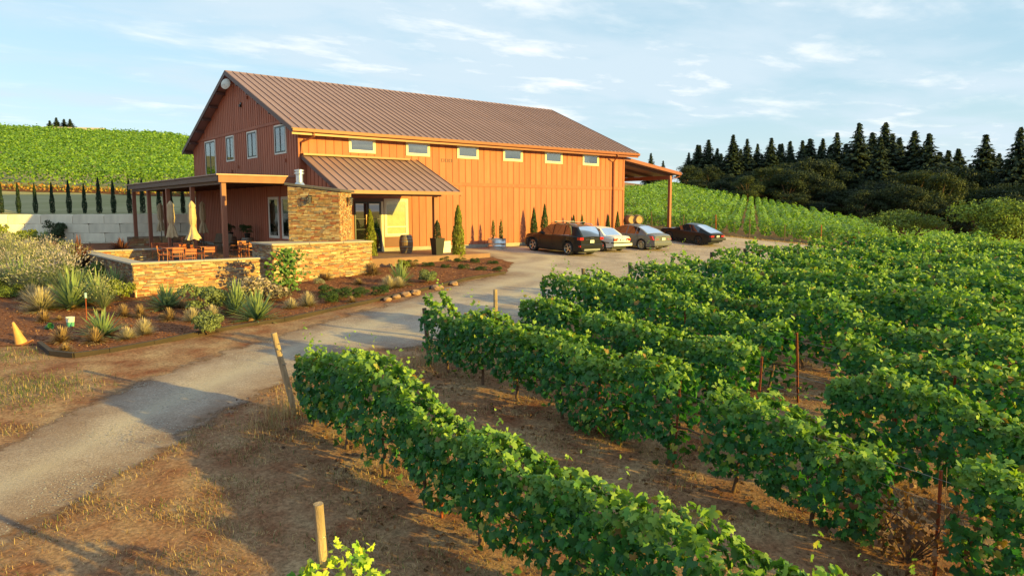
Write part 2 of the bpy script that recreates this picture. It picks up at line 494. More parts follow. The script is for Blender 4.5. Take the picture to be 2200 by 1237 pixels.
ROAD_L = [G(-260, 1070), G(0, 965), G(130, 898), G(300, 822), G(450, 768), G(620, 715), G(760, 674), G(900, 636), G(1000, 607), G(1085, 590)]
ROAD_R = [G(-300, 1330), G(0, 1165), G(200, 1055), G(400, 930), G(520, 868), G(610, 822), G(720, 764)]
road_poly = [(p.x, p.y) for p in ROAD_L]+[(2.6, -7.0), (2.2, -5.0), (8.6, -4.4), (8.4, 0.4), (25, 0.4), (32, 2), (35, -3), (36.5, -9.5), (34.5, -15.5), (28, -16.6), (14, -16.9), (3, -17.0), (-3, -17.6)]+[(p.x, p.y) for p in reversed(ROAD_R)]
drive = sheet('gravel_drive', road_poly, M_gravel, 0.012, 0.8, 'grey gravel drive curving past the barn into its car park')
CURB = [(85, 742), (110, 762), (160, 767), (235, 757), (330, 740), (440, 717), (530, 702), (610, 690), (690, 673), (750, 660), (860, 636), (935, 619), (1000, 602), (1085, 588)]
curb_pts = [G(*q) for q in CURB]
bed_poly = [(p.x, p.y) for p in curb_pts]+[(8.2, -6.5), (8.4, -4.6), (1.4, -4.4), (-8.0, -4.2), (-8.2, 6), (-4, 6.4), (-4, 19.0), (-9.5, 22), (-22, 18), (-20, 2), (-17, -6)]
bed = sheet('planting_bed', bed_poly, M_mulch, 0.022, 0.3, 'red-brown bark mulch of the planting bed below the stone patio wall')

# hillside above the retaining wall: a sheet in (along-wall, uphill) coordinates
RW_A, RW_B = np.array(W(-420, 43.2, 0)[:2]), np.array(W(470, 49.2, 0)[:2])      # retaining wall line
HU = (RW_B-RW_A)/np.linalg.norm(RW_B-RW_A); HV = np.array([-HU[1], HU[0]])
RW_TOP = 1.74
def hill_h(u, v):
    """u along the wall from RW_A, v metres uphill of it"""
    u, v = np.asarray(u, float), np.asarray(v, float)
    base = RW_TOP-.06+np.where(v < 15, v*0.125, 1.875+(np.minimum(v, 104)-15)*0.148)
    crest = np.clip((v-80)/24, 0, 1)
    base = base-crest*crest*2.2-np.maximum(v-104, 0)*0.12
    # the crest falls away to the right, behind the barn
    k = np.clip((u-4)/60, 0, 1.6)
    s = np.clip(v/90, 0, 1)
    base = base-k*s*11.0+0.25*np.sin(u*0.11+v*0.05)*s
    return base
U_ = np.linspace(0, 1, 90); V_ = np.r_[0.12, np.arange(1, 16, 1.0), np.arange(16, 240, 3.0)]
_u, _v = np.meshgrid(U_, V_, indexing='ij')
_u = -12-.9*_v+_u*(42+1.55*_v)      # the sheet widens uphill
XY = RW_A+_u.ravel()[:, None]*HU+_v.ravel()[:, None]*HV
Zh = hill_h(_u.ravel(), _v.ravel())
_i, _j = np.meshgrid(np.arange(len(U_)-1), np.arange(len(V_)-1), indexing='ij')
_a = (_i*len(V_)+_j).ravel()
hf = np.c_[_a, _a+len(V_), _a+len(V_)+1, _a+1]
hillside = tag(np_mesh('hillside', np.c_[XY, Zh], hf, M_hill, smooth=True), 'dry mown grass slope rising behind the concrete block wall', 'hillside', kind='structure')
def hill_pt(u, v, dz=0.0):
    q = RW_A+u*HU+v*HV
    return Vector((q[0], q[1], float(hill_h(u, v))+dz))
def hill_u(px, v):
    """u of the hill line v seen at pixel column px"""
    o = RW_A+v*HV-CAM[:2]
    q = (px-1100)/FPX
    d = np.array([math.sin(YAW)+q*math.cos(YAW), math.cos(YAW)-q*math.sin(YAW)])
    # o + u*HU = t*d
    A = np.array([[HU[0], -d[0]], [HU[1], -d[1]]])
    return float(np.linalg.solve(A, -o)[0])
# ------------------------------------------------------------------ the barn
M_siding = mat('siding', (0.42, 0.137, 0.076), 0.62, 0.11, 4.5, 0.25, 40, stretch=(1, 1, 0.15), spec=0.3, orand=.10)
M_batten = mat('batten_paint', (0.37, 0.116, 0.064), 0.62, 0.12, 2.0, 0.2, 40, stretch=(1, 1, 0.2), spec=0.3)
M_roof = mat('roof_metal', (0.305, 0.18, 0.16), 0.45, 0.09, 0.8, 0.06, 6, metal=0.12, spec=0.5, stretch=(1, 0.15, 1), rv=0.1, orand=.05)
M_gutter = mat('gutter_metal', (0.27, 0.075, 0.032), 0.4, 0.08, 2, spec=0.5)
M_dark_trim = mat('rake_trim', (0.105, 0.05, 0.042), 0.55, 0.1, 2, 0.1, 30)
M_timber = mat('porch_timber', (0.30, 0.105, 0.058), 0.6, 0.14, 3, 0.3, 30, stretch=(1, 1, 0.12))
M_white = mat('white_trim', (0.72, 0.69, 0.62), 0.5, 0.05, 3)
M_cream = mat('cream_trim', (0.66, 0.58, 0.40), 0.5, 0.05, 3)
M_blackframe = mat('black_sash', (0.02, 0.022, 0.025), 0.4)
M_concrete = mat('concrete', (0.33, 0.30, 0.25), 0.9, 0.18, 1.6, 0.4, 22)
M_slab = mat('entry_slab', (0.26, 0.13, 0.085), 0.75, 0.15, 1.2, 0.25, 20)
M_patio = mat('patio_slab', (0.17, 0.095, 0.068), 0.75, 0.15, 1.2, 0.25, 20)
M_glass = glass_mat('window_glass', 0.28, (0.55, 0.6, 0.58))
M_darkglass = glass_mat('door_glass', 0.25, see=False, dark=(0.012, 0.011, 0.010))
M_room = mat('unlit_room_panel', (0.03, 0.027, 0.025), 0.9, 0.3, 3)  # near-black panel colour, paints the lack of light indoors
M_blind = mat('cream_blind', (0.62, 0.56, 0.36), 0.8, 0.08, 5)
M_galv = mat('galvanised', (0.62, 0.64, 0.66), 0.33, 0.12, 6, 0.1, 30, metal=0.9, rv=0.12)
M_black = mat('black_iron', (0.015, 0.014, 0.013), 0.45)

WX0, WX1, WY0, WY1 = 0.53, 24.12, 0.55, 17.26        # walls
RX1, RYM, RYB = 24.95, 8.906, 17.81                 # roof length, ridge, back eave
ZE, ZR = 5.85, 9.733
SL = (ZR-ZE)/RYM
TH = 0.17
def zroof(y): return ZE+SL*(y if y < RYM else 2*RYM-y)

barn = empty('barn', (0, 0, -0.2), label='long rust-red board-and-batten barn with brown standing-seam metal roof', cat='barn')
barn['_w'] = 1
prof = [(WY0, -0.02), (WY1, -0.02), (WY1, zroof(WY1)-TH-.02), (RYM, ZR-TH-.02), (WY0, zroof(WY0)-TH-.02)]
wall = MB().prism(prof, 0, WX0, WX1).build('wall', M_siding, barn)
MB().box(WX0+.02, WX1-.02, WY0-.03, WY1-.02, -.6, -0.02).build('foundation', M_concrete, barn)

# roof: underlay slabs, then one object per standing-seam panel on the side in view
nrm = np.array([0, -SL, 1.0]); nrm /= np.linalg.norm(nrm)
slope = np.array([0, 1.0, SL]); slope /= np.linalg.norm(slope); SLEN = math.hypot(RYM, ZR-ZE)
def roof_slab(side):
    b = MB()
    if side > 0: poly = [(0, ZE-TH), (0, ZE-.02), (RYM, ZR-.02), (RYM, ZR-TH)]
    else: poly = [(RYB, ZE-TH), (RYB, ZE-.0), (RYM, ZR-.0), (RYM, ZR-TH)]
    b.prism(poly, 0, .02, RX1-.02)
    return b
deck = roof_slab(1).build('roof_deck', M_dark_trim, barn)
MB().prism([(RYB, ZE-TH), (RYB, ZE), (RYM-.002, ZR+.0), (RYM-.002, ZR-TH)], 0, .02, RX1-.02).build('rear_roof', M_roof, barn)
PW = 0.4
npan = int(round(RX1/PW)); PW = RX1/npan
pan = MB()
pan.obox((PW/2-.008, 0, 0), (PW/2-.008, 0, 0), slope*SLEN/2, nrm*0.012)
pan.obox((PW-.012, 0, 0)+nrm*0.030, (0.012, 0, 0), slope*SLEN/2, nrm*0.028)
pan.obox((PW*.33, 0, 0)+nrm*0.012, (0.012, 0, 0), slope*SLEN/2, nrm*0.003)
pan.obox((PW*.66, 0, 0)+nrm*0.012, (0.012, 0, 0), slope*SLEN/2, nrm*0.003)
pm = None
for i in range(npan):
    if pm is None:
        o = pan.build('roof_panel', M_roof, barn, origin=(0, 0, 0)); pm = o.data
    else:
        o = link('roof_panel', pm, None, barn)
    o.location = Vector((i*PW, RYM/2, (ZE+ZR)/2+0.2))+Vector(nrm)*rnd.uniform(-.002, .004)
MB().prism([(RYM-.22, ZR-.075), (RYM, ZR+.05), (RYM+.22, ZR-.075)], 0, 0, RX1).build('ridge_cap', M_roof, barn)
# rakes
for x, xo in ((-.03, .03), (RX1-.03, RX1+.03)):
    b = MB().prism([(-.05, ZE-.22), (-.05, ZE+.02), (RYM, ZR+.035), (RYM, ZR-.22)], 0, x, xo)
    b.prism([(RYB+.05, ZE-.22), (RYB+.05, ZE+.02), (RYM, ZR+.035), (RYM, ZR-.22)], 0, x, xo)
    b.build('rake_board', M_dark_trim, barn)
for yy in (10.6, 12.0, 13.4, 14.8, 16.2, 17.4, 7.4, 5.9, 4.4, 2.9, 1.4):
    MB().box(0.03, WX0, yy-.06, yy+.06, zroof(yy)-TH-.17, zroof(yy)-TH-.02).build('outrigger', M_dark_trim, barn)
# gutter and downpipes
g = MB().prism([(-.155, ZE-.16), (-.165, ZE-.02), (-.14, ZE-.02), (-.135, ZE-.13), (-.02, ZE-.13), (-.02, ZE-.02), (0.0, ZE-.02), (0, ZE-.18), (-.11, ZE-.18)], 0, -.02, RX1+.02)
gutter = g.build('gutter', M_gutter, barn)
MB().box(0, RX1, 0.0, .03, ZE-.30, ZE-.15).build('fascia', M_gutter, barn)
def downpipe(x):
    b = MB().tube([(x-.2, -.08, ZE-.16), (x-.2, -.08, ZE-.33), (x, WY0-.09, ZE-.62), (x, WY0-.09, 0.1)], 0.05, 8)
    b.build('downpipe', M_gutter, barn, smooth=50)
downpipe(22.95)
b = MB().tube([(WX0+.55, -.08, ZE-.16), (WX0+.55, -.08, ZE-.36), (WX0+.12, WY0-.08, ZE-.62), (WX0+.12, WY0-.08, 4.7)], 0.05, 8); b.build('downpipe', M_gutter, barn, smooth=50)

# board and batten: every batten its own strip
def batten_front(x, z0, z1, w=0.045):
    if z1-z0 < .15: return
    MB().box(x-w/2, x+w/2, WY0-.028, WY0-.001, z0, z1).build('batten', M_batten, barn, origin=(0, 0, -.2))
def board_front(x, z0, z1, wd=.4505-.045):
    if z1-z0 < .1: return
    MB().box(x+.0225+.002, x+.0225+wd-.002, WY0-.0065, WY0-.0005, z0, z1).build('board', M_siding, barn, origin=(0, 0, -.2))
def board_gable(y, z0, z1, wd=.31-.045):
    if z1-z0 < .1: return
    MB().box(WX0-.0065, WX0-.0005, y+.0225+.002, y+.0225+wd-.002, z0, z1).build('board', M_siding, barn, origin=(0, 0, -.2))
WINS = [3.19+3.362*i for i in range(6)]
AWX0, AWX1 = 0.66, 7.24
x = WX0+.08
while x < WX1:
    # upper storey
    lo, hi = 3.53, zroof(WY0)-TH-.06
    if x < AWX1+.02: lo = 4.68
    w = [q for q in WINS if q-.03 < x < q+1.55]
    if w:
        batten_front(x, lo, 4.86); batten_front(x, 5.68, hi)
    else: batten_front(x, lo, hi)
    xb0, xb1 = x, x+.4505
    wb = [q for q in WINS if xb1 > q-.02 and xb0 < q+1.55]
    if xb1 < WX1-.1:
        if wb: board_front(x, lo, 4.88); board_front(x, 5.65, hi)
        else: board_front(x, lo, hi)
        if x > AWX1: board_front(x, .0, 3.33)
    # ground storey
    if x > AWX1+.05: batten_front(x, .0, 3.33)
    elif x > 6.75: batten_front(x, .0, 2.9)
    x += 0.4505
MB().box(AWX1+.02, WX1, WY0-.045, WY0-.001, 3.335, 3.525).build('belt_board', M_batten, barn)
MB().box(WX1-.12, WX1+.02, WY0-.035, WY0-.001, -.02, 5.9).build('corner_board', M_batten, barn)
MB().box(WX0-.025, WX0+.1, WY0-.04, WY0-.001, -.02, 5.9).build('corner_board', M_batten, barn)
def batten_gable(y, z0, z1, w=0.045):
    if z1-z0 < .15: return
    MB().box(WX0-.026, WX0-.001, y-w/2, y+w/2, z0, z1).build('batten', M_batten, barn, origin=(0, 0, -.2))
GWIN = [(12.74, 14.71, 4.02, 6.27), (9.42, 10.76, 4.82, 6.28), (5.85, 7.31, 4.80, 6.26), (1.92, 3.40, 4.80, 6.26)]
LWIN = [(3.18, 4.55, .52, 2.66), (1.52, 2.80, .52, 2.66)]
y = WY0+.2
while y < WY1:
    top = zroof(y)-TH-.05
    if top > 6.6: batten_gable(y, 6.48, top)
    if y+.31 < WY1-.1:
        t2 = min(top, zroof(y+.31)-TH-.05); l2 = min(6.32, t2)
        if t2 > 6.6: board_gable(y, 6.48, t2)
        wb = [q for q in GWIN if y+.31 > q[0]-.02 and y < q[1]+.02]
        if wb: board_gable(y, 3.66, wb[0][2]-.005); board_gable(y, wb[0][3]+.005, l2)
        else: board_gable(y, 3.66, l2)
        wb = [q for q in LWIN if y+.31 > q[0]-.02 and y < q[1]+.02]
        board_gable(y, .0, wb[0][2]-.005 if wb else 3.2)
    w = [q for q in GWIN if q[0]-.1 < y < q[1]+.1]
    lim = min(6.32, top)
    if w:
        batten_gable(y, 3.66, w[0][2]-.1); batten_gable(y, w[0][3]+.1, lim)
    else: batten_gable(y, 3.66, lim)
    w = [q for q in LWIN if q[0]-.1 < y < q[1]+.1]
    if w: batten_gable(y, .0, w[0][2]-.1)
    else: batten_gable(y, .0, 3.2)
    y += 0.31
MB().box(WX0-.045, WX0-.001, 1.3, WY1-.8, 6.33, 6.47).build('belt_board', M_batten, barn)

# windows: trim frame, sash, pane, and a backing panel coloured as the unlit room or a blind
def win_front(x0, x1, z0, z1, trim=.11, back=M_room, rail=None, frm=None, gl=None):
    y = WY0
    f = MB()
    f.box(x0-.0, x1+.0, y-.05, y+.0, z1-trim, z1); f.box(x0, x1, y-.05, y, z0, z0+trim)
    f.box(x0, x0+trim, y-.048, y, z0+trim, z1-trim); f.box(x1-trim, x1, y-.048, y, z0+trim, z1-trim)
    fo = f.build('window', frm or M_cream, barn)
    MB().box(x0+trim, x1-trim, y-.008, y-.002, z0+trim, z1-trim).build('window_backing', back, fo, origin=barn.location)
    s = MB(); a = x0+trim; c = x1-trim; t = .035
    s.box(a, c, y-.04, y-.009, z1-trim-t, z1-trim); s.box(a, c, y-.04, y-.009, z0+trim, z0+trim+t)
    s.box(a, a+t, y-.038, y-.009, z0+trim+t, z1-trim-t); s.box(c-t, c, y-.038, y-.009, z0+trim+t, z1-trim-t)
    if rail: s.box(a+t, c-t, y-.038, y-.009, rail, rail+.05)
    s.build('sash', M_white, fo, origin=barn.location)
    MB().box(a+t, c-t, y-.026, y-.022, z0+trim+t, z1-trim-t).build('pane', gl or M_glass, fo, origin=barn.location)
    return fo
for wx in WINS: win_front(wx, wx+1.53, 4.885, 5.645, back=mat('reflection_backing', (0.10, 0.10, 0.085), 0.8, 0.7, 1.4))  # backing panel, its darkened tone painted to suggest reflections in the upper panes
def win_gable(y0, y1, z0, z1, trim=.07, frm=M_white, sash=M_blackframe, split=True, st=.07):
    x = WX0
    f = MB()
    f.box(x-.05, x, y0, y1, z1-trim, z1); f.box(x-.05, x, y0, y1, z0, z0+trim)
    f.box(x-.048, x, y0, y0+trim, z0+trim, z1-trim); f.box(x-.048, x, y1-trim, y1, z0+trim, z1-trim)
    fo = f.build('window', frm, barn)
    a, c = y0+trim, y1-trim
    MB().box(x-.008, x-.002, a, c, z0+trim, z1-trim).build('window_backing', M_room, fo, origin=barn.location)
    s = MB()
    s.box(x-.042, x-.009, a, c, z1-trim-st, z1-trim); s.box(x-.042, x-.009, a, c, z0+trim, z0+trim+st)
    s.box(x-.04, x-.009, a, a+st, z0+trim+st, z1-trim-st); s.box(x-.04, x-.009, c-st, c, z0+trim+st, z1-trim-st)
    mid = (a+c)/2
    if split: s.box(x-.04, x-.009, mid-.05, mid+.05, z0+trim+st, z1-trim-st)
    s.build('sash', sash, fo, origin=barn.location)
    for q0, q1 in (((a+st, mid-.05), (mid+.05, c-st)) if split else ((a+st, c-st),)):
        MB().box(x-.026, x-.022, q0, q1, z0+trim+st, z1-trim-st).build('pane', M_glass, fo, origin=barn.location)
for q in GWIN: win_gable(*q)
for q in LWIN: win_gable(*q, trim=.09, sash=M_white, split=False, st=.05)

# entry under the awning: glazed door pair, sidelight post, big window with blind
en = MB()
for q0, q1 in ((3.42, 4.16), (4.2, 4.94)):
    d = MB(); y = WY0
    d.box(q0, q1, y-.05, y-.0, 2.3, 2.42); d.box(q0, q1, y-.05, y, -.2, -.02)
    d.box(q0, q0+.07, y-.048, y, -.02, 2.3); d.box(q1-.07, q1, y-.048, y, -.02, 2.3)
    for zz in (.45, .98, 1.52): d.box(q0+.07, q1-.07, y-.045, y-.02, zz-.012, zz+.012)
    do = d.build('door', M_blackframe, barn)
    MB().box(q0+.07, q1-.07, y-.03, y-.004, -.02, 2.3).build('pane', M_darkglass, do, origin=barn.location)
    hx = q1-.1 if q0 < 4 else q0+.1
    hb = MB().box(hx-.02, hx+.02, y-.12, y-.10, .35, 1.75).box(hx-.015, hx+.015, y-.10, y-.05, .5, .54).box(hx-.015, hx+.015, y-.10, y-.05, 1.55, 1.59)
    hb.build('handle', mat('bronze', (0.35, 0.16, 0.08), 0.4, metal=0.6), do, origin=barn.location)
MB().box(3.3, 5.1, WY0-.06, WY0-.001, 2.43, 2.58).build('door_head', M_dark_trim, barn)
MB().box(4.96, 5.10, WY0-.07, WY0-.001, -.22, 2.43).build('door_post', M_cream, barn)
win_front(5.16, 6.62, .56, 2.57, trim=.12, back=M_blind, rail=1.06, gl=glass_mat('clear_glass', 0.06, (.9, .92, .9)))
MB().box(5.10, 6.72, WY0-.02, WY0-.001, .02, .55).build('apron_panel', mat('apron', (0.17, 0.055, 0.035), 0.6, 0.1, 2), barn)
MB().box(6.3, 6.5, WY0-.018, WY0-.001, .02, .54).build('apron_panel', M_batten, barn)

# lean-to awning over the entry
AY, AZB, AZT = -3.45, 2.86, 4.64
asl = (AZT-AZB)/(WY0-AY)
ad = np.array([0, 1, asl]); alen = np.linalg.norm((WY0-AY, AZT-AZB)); ad = ad/np.linalg.norm(ad); an = np.array([0, -asl, 1]); an = an/np.linalg.norm(an)
awn = MB().prism([(AY, AZB-.12), (AY, AZB-.02), (WY0-.002, AZT-.02), (WY0-.002, AZT-.14)], 0, AWX0, AWX1).build('awning_deck', M_dark_trim, barn)
napan = 16; apw = (AWX1-AWX0)/napan; am = None
ap = MB()
ap.obox((apw/2-.008, 0, 0), (apw/2-.008, 0, 0), ad*alen/2, an*0.012)
ap.obox((apw-.012, 0, 0)+an*0.030, (0.012, 0, 0), ad*alen/2, an*0.028)
for i in range(napan):
    if am is None: o = ap.build('awning_panel', M_roof, barn, origin=(0, 0, 0)); am = o.data
    else: o = link('awning_panel', am, None, barn)
    o.location = (AWX0+i*apw, (AY+WY0)/2-.01, (AZB+AZT)/2+.2+.005)
MB().prism([(AY-.06, AZB-.2), (AY-.06, AZB+.0), (WY0-.03, AZT+.035), (WY0-.03, AZT-.17)], 0, AWX0-.05, AWX0-.002).build('rake_board', M_dark_trim, barn)
MB().prism([(AY-.06, AZB-.2), (AY-.06, AZB+.0), (WY0-.03, AZT+.035), (WY0-.03, AZT-.17)], 0, AWX1+.002, AWX1+.05).build('rake_board', M_gutter, barn)
MB().box(AWX0-.04, AWX1+.04, AY-.17, AY-.07, AZB-.15, AZB+.01).build('gutter', M_gutter, barn)
MB().box(AWX0+.3, 6.35, AY+.35, AY+.5, AZB-.22, AZB-.02).build('awning_beam', M_dark_trim, barn)
MB().box(5.9, 6.1, AY+.33, AY+.53, -.3, AZB-.23).build('awning_post', M_timber, barn)
MB().prism([(AY+.35, AZB-.1), (WY0-.03, AZT-.2), (WY0-.03, 2.5), (AY+.35, 2.5)], 0, AWX0+.25, AWX0+.33).build('awning_side_wall', M_siding, barn)
for k in range(8):
    yy = AY+.6+k*.42
    MB().box(AWX0+.225, AWX0+.248, yy-.02, yy+.02, 2.5, AZB-.14+asl*(yy-AY)).build('batten', M_batten, barn)
MB().box(AWX0, AWX1-.6, WY0-.3, WY0-.06, AZT-.02, AZT+.07).build('flashing', M_gutter, barn)

# small louvres, lamps and the satellite dish
for i in range(3):
    b = MB(); x = 8.85+i*.26; z = 4.64
    b.box(x, x+.2, WY0-.03, WY0-.001, z, z+.03); b.box(x, x+.2, WY0-.03, WY0-.001, z+.15, z+.18); b.box(x, x+.03, WY0-.029, WY0-.001, z+.03, z+.15); b.box(x+.17, x+.2, WY0-.029, WY0-.001, z+.03, z+.15)
    b.build('vent', M_dark_trim, barn)
dish = empty('satellite_dish', (0.1, RYM-.05, ZR-.5), label='white round satellite dish under the gable peak', cat='satellite dish')
b = MB(); n = 24
pf = [(0.0, .06), (.1, .055), (.2, .03), (.3, -.02), (.305, -.04), (.29, -.035), (.2, .01), (.0, .04)]
b.lathe(pf, n, cap=False)
do = b.build('reflector', M_white, dish, smooth=40); do.rotation_euler = (0, math.radians(-78), math.radians(35)); do.location = (-.12, 0, -.2)
MB().tube([(0, 0, -.15), (.2, .0, -.2), (.45, 0, -.05)], .025, 6).build('mount_arm', M_galv, dish)
MB().tube([(-.15, -.02, -.22), (-.42, -.12, -.35)], .012, 5).build('feed_arm', M_galv, dish)
for (yy, zz) in ((8.0, 7.7), ):
    b = MB().box(WX0-.14, WX0-.03, yy-.06, yy+.06, zz, zz+.14).box(WX0-.06, WX0-.028, yy-.09, yy+.09, zz+.1, zz+.24)
    b.build('floodlight', M_black, barn)
for (yy, zz) in ((9.9, 4.15), (8.8, 4.35), (2.05, 4.35), (7.0, 8.0)):
    MB().box(WX0-.09, WX0-.027, yy-.04, yy+.04, zz, zz+.18).build('bracket', M_batten, barn)

# carport on the far gable
CX1, CZT, CZB = 30.45, 5.62, 4.76
cs = (CZT-CZB)/(CX1-WX1)
cp = MB()
cp.prism([(WX1+.03, CZT-.02), (CX1, CZB-.02), (CX1, CZB-.2), (WX1+.03, CZT-.2)], 1, WY0, WY1)
cp.build('carport_roof', M_roof, barn)
MB().prism([(WX1+.03, CZT+.0), (CX1+.05, CZB+.0), (CX1+.05, CZB-.22), (WX1+.03, CZT-.24)], 1, WY0-.04, WY0-.003).build('rake_board', M_gutter, barn)
MB().box(CX1+.003, CX1+.12, WY0-.04, WY1, CZB-.2, CZB-.02).build('gutter', M_gutter, barn)
for k in range(9):
    yy = WY0+.6+k*1.9
    MB().prism([(WX1+.03, CZT-.21), (CX1-.2, CZB-.18), (CX1-.2, CZB-.34), (WX1+.03, CZT-.40)], 1, yy-.05, yy+.05).build('rafter', M_dark_trim, barn)
MB().box(29.25, 29.45, WY0+.02, WY1-.1, 4.2, 4.48).build('carport_beam', M_timber, barn)
for yy in (WY0+.12, 6.2, 11.8, WY1-.2):
    MB().box(29.27, 29.47, yy-.1, yy+.1, -.2, 4.2).build('carport_post', M_timber, barn)
MB().tube([(CX1+.06, WY0+.1, CZB-.2), (CX1+.06, WY0+.1, CZB-.3), (29.56, WY0+.12, 4.25), (29.56, WY0+.12, .3)], .04, 6).build('downpipe', M_gutter, barn)

# ------------------------------------------------------------------ porch along the gable
PX0 = -3.28

porch = empty('porch', (PX0, .6, -.2), label='flat-roofed timber porch on square posts along the barn gable', cat='porch')
porch['_w'] = 1
MB().box(PX0+.05, WX0-.06, .72, 18.2, 3.38, 3.56).build('roof_slab', M_dark_trim, porch)
MB().box(PX0-.1, WX0-.05, .55, 18.35, 3.565, 3.62).build('roof_edge', M_roof, porch)
MB().box(PX0, WX0-.07, .6, .7, 3.24, 3.56).build('fascia', M_timber, porch)
MB().box(PX0-.02, PX0+.04, .705, 18.25, 3.30, 3.56).build('fascia', M_dark_trim, porch)
MB().box(PX0+.16, PX0+.36, .9, 18.2, 3.16, 3.37).build('beam', M_dark_trim, porch)
for k in range(14):
    yy = 1.2+k*1.28
    MB().box(PX0+.4, WX0-.08, yy-.04, yy+.04, 3.2, 3.375).build('joist', M_dark_trim, porch)
for yy in (.82, 5.55, 10.1, 14.3, 18.05):
    MB().box(PX0+.16, PX0+.36, yy-.1, yy+.1, -.42, 3.24 if yy < 1 else 3.16).build('post', M_timber, porch)
MB().box(-1.3, -1.1, 17.95, 18.15, -.42, 3.37).build('post', M_timber, porch)
patio = MB().box(-8.0, 0.9, -4.7, 6.0, -1.3, -.42).box(-4.0, WX0-.04, 6.01, 19.0, -1.1, -.422)
tag(patio.build('patio', M_patio), 'brown concrete patio floor inside the low stone wall', 'patio', kind='structure')
slab = MB().box(1.35, 8.45, -4.35, WY0-.04, -.9, -.215)
tag(slab.build('entry_walk', M_slab), 'reddish concrete walk in front of the barn entry', 'walk', kind='structure')
for k in range(3):
    pass
# ------------------------------------------------------------------ stone patio walls, chimney
FZ = -.42                       # patio floor
def Z(px, py, z):
    d = _F+_R*(px-1100)/FPX-_U*(py-618.5)/FPX
    t = (z-CAM[2])/d[2]
    return Vector(CAM+t*d)
M_stone = mat('ledge_stone', (1, 1, 1), 0.85, 0.25, 9, 0.6, 30, use_col=True, spec=0.25)
M_cap = mat('stone_cap', (0.42, 0.34, 0.27), 0.8, 0.12, 4, 0.3, 25)
M_capdark = mat('slate_cap', (0.10, 0.085, 0.08), 0.6, 0.15, 4, 0.3, 25)
M_core = mat('mortar_core', (0.16, 0.10, 0.06), 0.95, 0.1, 5)
STONES = [(.46,.28,.13), (.40,.22,.10), (.52,.36,.19), (.33,.19,.10), (.28,.17,.11), (.48,.30,.16), (.36,.16,.08), (.42,.30,.20), (.25,.20,.16), (.55,.42,.25), (.38,.13,.07)]
def veneer(p0, p1, z0, z1, parent, proud=.03, hmin=.035, hmax=.07, topf=None, dark=1.0, lmin=.09, lmax=.40):
    """dry-stacked ledge stones on the outside of a wall running p0 -> p1 (outside on the right-hand side)"""
    p0, p1 = np.array(p0, float), np.array(p1, float)
    d = p1-p0; L = np.linalg.norm(d); d /= L; o = np.array([d[1], -d[0]])
    b = MB(); z = z0; r = random.Random(int(L*1000)+int(z1*77))
    while z < z1-.02:
        h = r.uniform(hmin, hmax)
        x = -r.uniform(0, .2)
        while x < L:
            l = r.uniform(lmin, lmax)
            a, c = max(x, 0), min(x+l, L)
            x += l
            if c-a < .03: continue
            zt = min(z+h, z1)
            if topf is not None: zt = min(zt, topf((a+c)/2/L))
            if zt-z < .015: continue
            pr = proud*r.uniform(.3, 1.25)
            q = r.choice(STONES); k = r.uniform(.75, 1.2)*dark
            m3 = p0+d*(a+c)/2+o*(pr/2-.01)
            j = r.uniform(-.003, .003)
            b.obox((m3[0], m3[1], (z+zt)/2), (d[0]*((c-a)/2-.004), d[1]*((c-a)/2-.004), 0), (o[0]*(pr/2+.01), o[1]*(pr/2+.01), 0), (0, 0, (zt-z)/2-.004+j*.3), tuple(min(1, v*k) for v in q))
        z += h
    ob = b.build('stone_veneer', M_stone, parent); ob['kind'] = 'stuff'
    return ob

seat_wall = empty('patio_wall', (-8.1, -4.8, -1.2), label='low ledge-stone seat wall with pale cap around the patio', cat='stone wall'); seat_wall['_w'] = 1
XL, YF, YBK, CAPZ = -8.12, -4.8, 5.6, .10
MB().box(XL, -3.0, YF, YF+.36, -1.5, CAPZ-.07).box(XL, XL+.36, YF+.361, YBK, -1.5, CAPZ-.07).box(XL+.361, -4.6, YBK-.36, YBK, -1.5, CAPZ-.07).build('wall_core', M_core, seat_wall)
veneer((XL, YF), (-3.0, YF), -1.45, CAPZ-.07, seat_wall)
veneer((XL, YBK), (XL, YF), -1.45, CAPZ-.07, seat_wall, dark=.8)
veneer((-4.6, YBK-.36), (XL+.36, YBK-.36), FZ, CAPZ-.07, seat_wall)
veneer((XL+.36, YF+.36), (XL+.36, YBK-.36), FZ, CAPZ-.07, seat_wall)
x = XL-.08
while x < -3.1:
    x2 = min(x+1.25, -3.06)
    MB().box(x+.004, x2-.004, YF-.07, YF+.43, CAPZ-.068, CAPZ).build('cap_stone', M_cap, seat_wall, bevel=.012); x = x2
y = YF+.44
while y < YBK:
    y2 = min(y+1.25, YBK+.06)
    MB().box(XL-.08, XL+.43, y+.004, y2-.004, CAPZ-.068, CAPZ).build('cap_stone', M_cap, seat_wall, bevel=.012); y = y2
x = XL+.44
while x < -4.7:
    x2 = min(x+1.25, -4.62)
    MB().box(x+.004, x2-.004, YBK-.43, YBK+.06, CAPZ-.068, CAPZ).build('cap_stone', M_cap, seat_wall, bevel=.012); x = x2

